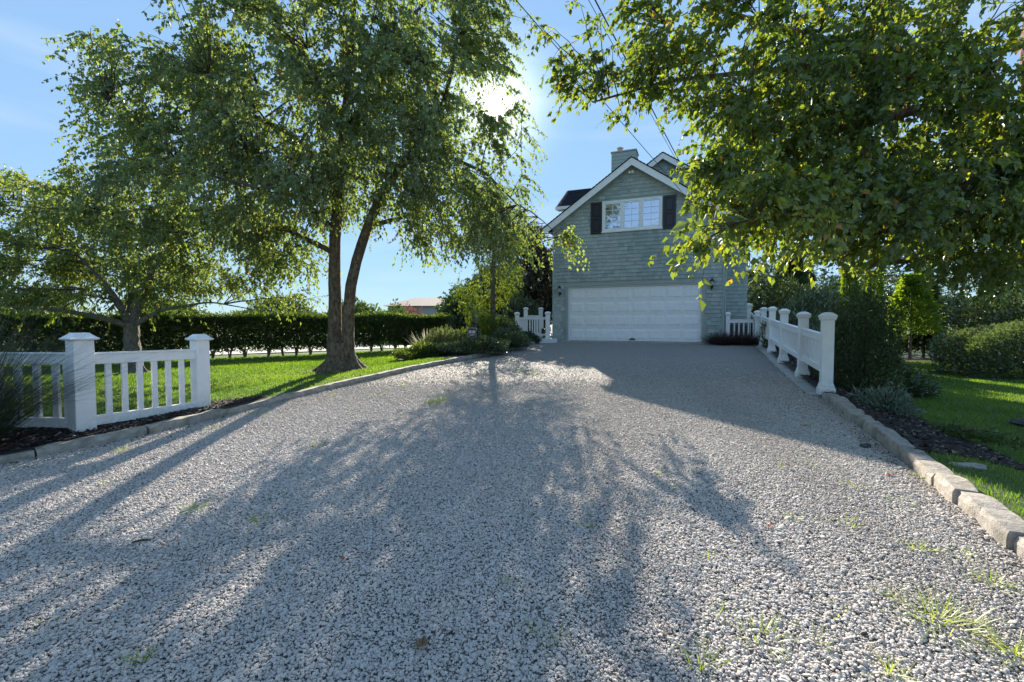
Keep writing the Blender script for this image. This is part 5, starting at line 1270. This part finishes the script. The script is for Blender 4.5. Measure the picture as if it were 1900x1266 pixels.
# ------------------------------------------------------------------ small things on the gravel and in the bed
def gp(px, py):
    """ground point under a photo pixel"""
    lo, hi = 0.8, 30.0
    for _ in range(40):
        m_ = (lo + hi) / 2; q_ = P(px, py, m_)
        if q_[2] > Hf(q_[0], q_[1]): lo = m_
        else: hi = m_
    q_ = P(px, py, lo); return q_[0], q_[1]
big_w = [(1410, 1185, 0.15, 60, 'upright grass weed low on the gravel, nearest the bottom right'), (1740, 1150, 0.20, 120, 'largest sprawling grass weed by the lower right corner'), (1300, 1235, 0.13, 45, 'grass weed cut by the bottom edge right of centre'), (1030, 1190, 0.08, 30, 'bright grass weed near the bottom centre, the right one of two'), (985, 1172, 0.07, 22, 'bright grass weed near the bottom centre, the left one of two'),
         (950, 1085, 0.08, 22, 'shaded green grass weed above the two near the bottom centre'), (265, 1225, 0.09, 40, 'pale grass weed in the lower left shade'), (1840, 1085, 0.12, 40, 'spiky grass weed close to the last edging stones'), (1570, 975, 0.11, 34, 'spreading grass weed in the sun right of centre'), (1700, 1020, 0.12, 26, 'thin two stalked grass weed left of the edging stones'),
         (1775, 1030, 0.12, 26, 'thin grass weed beside the edging, right of the two stalked one'), (1475, 963, 0.09, 24, 'low grass weed left of the spreading one'), (1885, 1215, 0.15, 60, 'grass weed cut by the right edge near the corner'), (1650, 1250, 0.12, 40, 'grass weed at the bottom edge left of the corner'), (1765, 855, 0.16, 40, 'bright grass weed growing in the mulch by the half buried slab')]
for (px, py, L_, n_, lab) in big_w:
    x, y = gp(px, py); tuft('grass_weed', lab, x, y, n_, L_, 1.5, 0.0024, M['weed'], 'weed', arch=rng.uniform(0.2, 0.55), tb=(rng.uniform(0.35, 0.65), 0.3), rbase=L_ * rng.uniform(0.35, 0.9), z=Hf(x, y) + 0.002, group='weeds growing in the gravel')
for (px, py, L_, n_) in [(360, 945, .10, 30), (480, 968, .08, 24), (820, 745, .22, 60), (800, 752, .16, 40), (1073, 978, .06, 16), (1325, 1032, .05, 14), (1590, 907, .09, 26), (1450, 870, .07, 20), (1675, 935, .06, 20), (1710, 885, .07, 30), (1500, 865, .08, 18), (1240, 880, .06, 16), (1550, 1140, .05, 16), (1330, 1140, .08, 18), (1595, 800, .07, 18), (590, 830, .10, 20), (200, 900, .08, 20), (750, 715, .1, 20), (990, 695, .14, 40), (965, 690, .12, 30), (700, 735, .1, 24), (900, 735, .1, 20), (1250, 905, .05, 14), (1510, 1190, .08, 24), (1190, 640, .1, 10), (75, 1160, .05, 12), (1510, 790, .07, 14), (230, 838, .10, 26), (480, 770, .10, 26), (610, 735, .1, 24), (395, 795, .1, 24)]:
    if px < 700 and py < 880: lab = 'small tuft of thin grass at the foot of the left kerb between fence and birch'
    elif py < 760: lab = 'small tuft of thin grass on the gravel below the juniper bed and yard sign'
    elif px < 900: lab = 'small tuft of thin grass in the tree shade on the left half of the gravel'
    elif px < 1400: lab = 'small tuft of thin grass near the middle of the sunlit gravel'
    elif px > 1580: lab = 'small tuft of thin grass on the gravel close to the granite edging stones'
    else: lab = 'small tuft of thin grass on the sunny gravel a step left of the edging stones'
    x, y = gp(px, py); tuft('grass_weed', lab, x, y, n_, L_, 1.4, 0.003, M['weed'], 'weed', arch=0.3, tb=(0.5, 0.25), rbase=0.07 + 0.006 * y, z=Hf(x, y) + 0.004, group='small grass tufts in the gravel')
def fallen(px, py, s, lab, tn_):
    x, y = gp(px, py); V = []; n_ = 9
    pts_ = []
    for j in range(n_ * 2):
        a = j * math.pi / n_; r_ = s * (1.0 if j % 2 == 0 else 0.62) * rng.uniform(0.8, 1.1); pts_.append((r_ * math.cos(a), r_ * math.sin(a) * 0.8, 0.012 + s * 0.3 * rng.random()))
    pts_.append((0, 0, 0.006)); fs = [(j, (j + 1) % (2 * n_), 2 * n_) for j in range(2 * n_)]
    me = bpy.data.meshes.new('fallen_leaf'); me.from_pydata(pts_, [], fs); at = me.attributes.new('tint', 'FLOAT', 'POINT'); at.data.foreach_set('value', np.full(len(pts_), tn_, dtype=np.float32)); me.materials.append(M['fallen'])
    o = link('fallen_leaf', me, None, (x, y, Hf(x, y) + 0.010), rng.uniform(0, 6)); tag(o, lab, 'leaf', 'fallen leaves on the driveway')
for px, py, s, lab, tn_ in [(783, 1204, 0.045, 'curled brown leaf lying near the bottom centre of the gravel', 1.0), (635, 1042, 0.02, 'tiny orange leaf on the shaded gravel left of centre', 0.5), (1427, 982, 0.022, 'small orange red leaf on the sunlit gravel right of centre', 0.4), (1650, 885, 0.03, 'dark red leaf on the gravel left of the edging stones', 0.0), (1530, 828, 0.022, 'small dark red leaf above the red one on the gravel', 0.0), (1493, 793, 0.03, 'orange leaf at the edge of the house shadow', 0.4), (1235, 773, 0.025, 'pale leaf on the gravel below the garage shadow edge', 1.0), (1370, 900, 0.02, 'little brown leaf on the sunny gravel', 0.9)]:
    fallen(px, py, s, lab, tn_)
def lumpstone(name, px, py, r, lab, mat=M['rock'], cat='stone', fl_=0.7):
    import bmesh
    x, y = gp(px, py); bm = bmesh.new(); bmesh.ops.create_icosphere(bm, subdivisions=3, radius=1.0)
    s1 = rng.uniform(0, 9)
    for v in bm.verts:
        f_ = 1 + 0.22 * math.sin(v.co.x * 3 + s1) * math.cos(v.co.y * 2.6 + s1) + 0.08 * math.sin(v.co.z * 7 + v.co.x * 5); v.co *= f_; v.co.x *= r[0]; v.co.y *= r[1]; v.co.z *= r[2]
    me = bpy.data.meshes.new(name); bm.to_mesh(me); bm.free(); me.materials.append(mat)
    o = link(name, me, None, (x, y, Hf(x, y) + r[2] * 0.5), rng.uniform(-0.4, 0.4)); tag(o, lab, cat); return o
lumpstone('dark_clod', 1605, 831, (0.05, 0.04, 0.03), 'dark lump of asphalt on the gravel near the edging stones')
lumpstone('flat_stone', 1795, 868, (0.15, 0.05, 0.028), 'long flat pale stone half buried in the mulch bed', M['granite'])
lumpstone('garden_stone', 1905, 790, (0.16, 0.2, 0.07), 'flat dark stone on the shaded lawn at the right edge')
x, y = gp(245, 1010)
o = MB().tube([(0, 0, 0.012), (0.05, 0.02, 0.02), (0.1, 0.03, 0.014)], [0.006, 0.007, 0.004], 6).obj('twig', M['twig'], None, (x, y, Hf(x, y))); tag(o, 'short dark twig lying on the shaded gravel at the left', 'twig')
print('done', sum(len(m.polygons) for m in bpy.data.meshes))
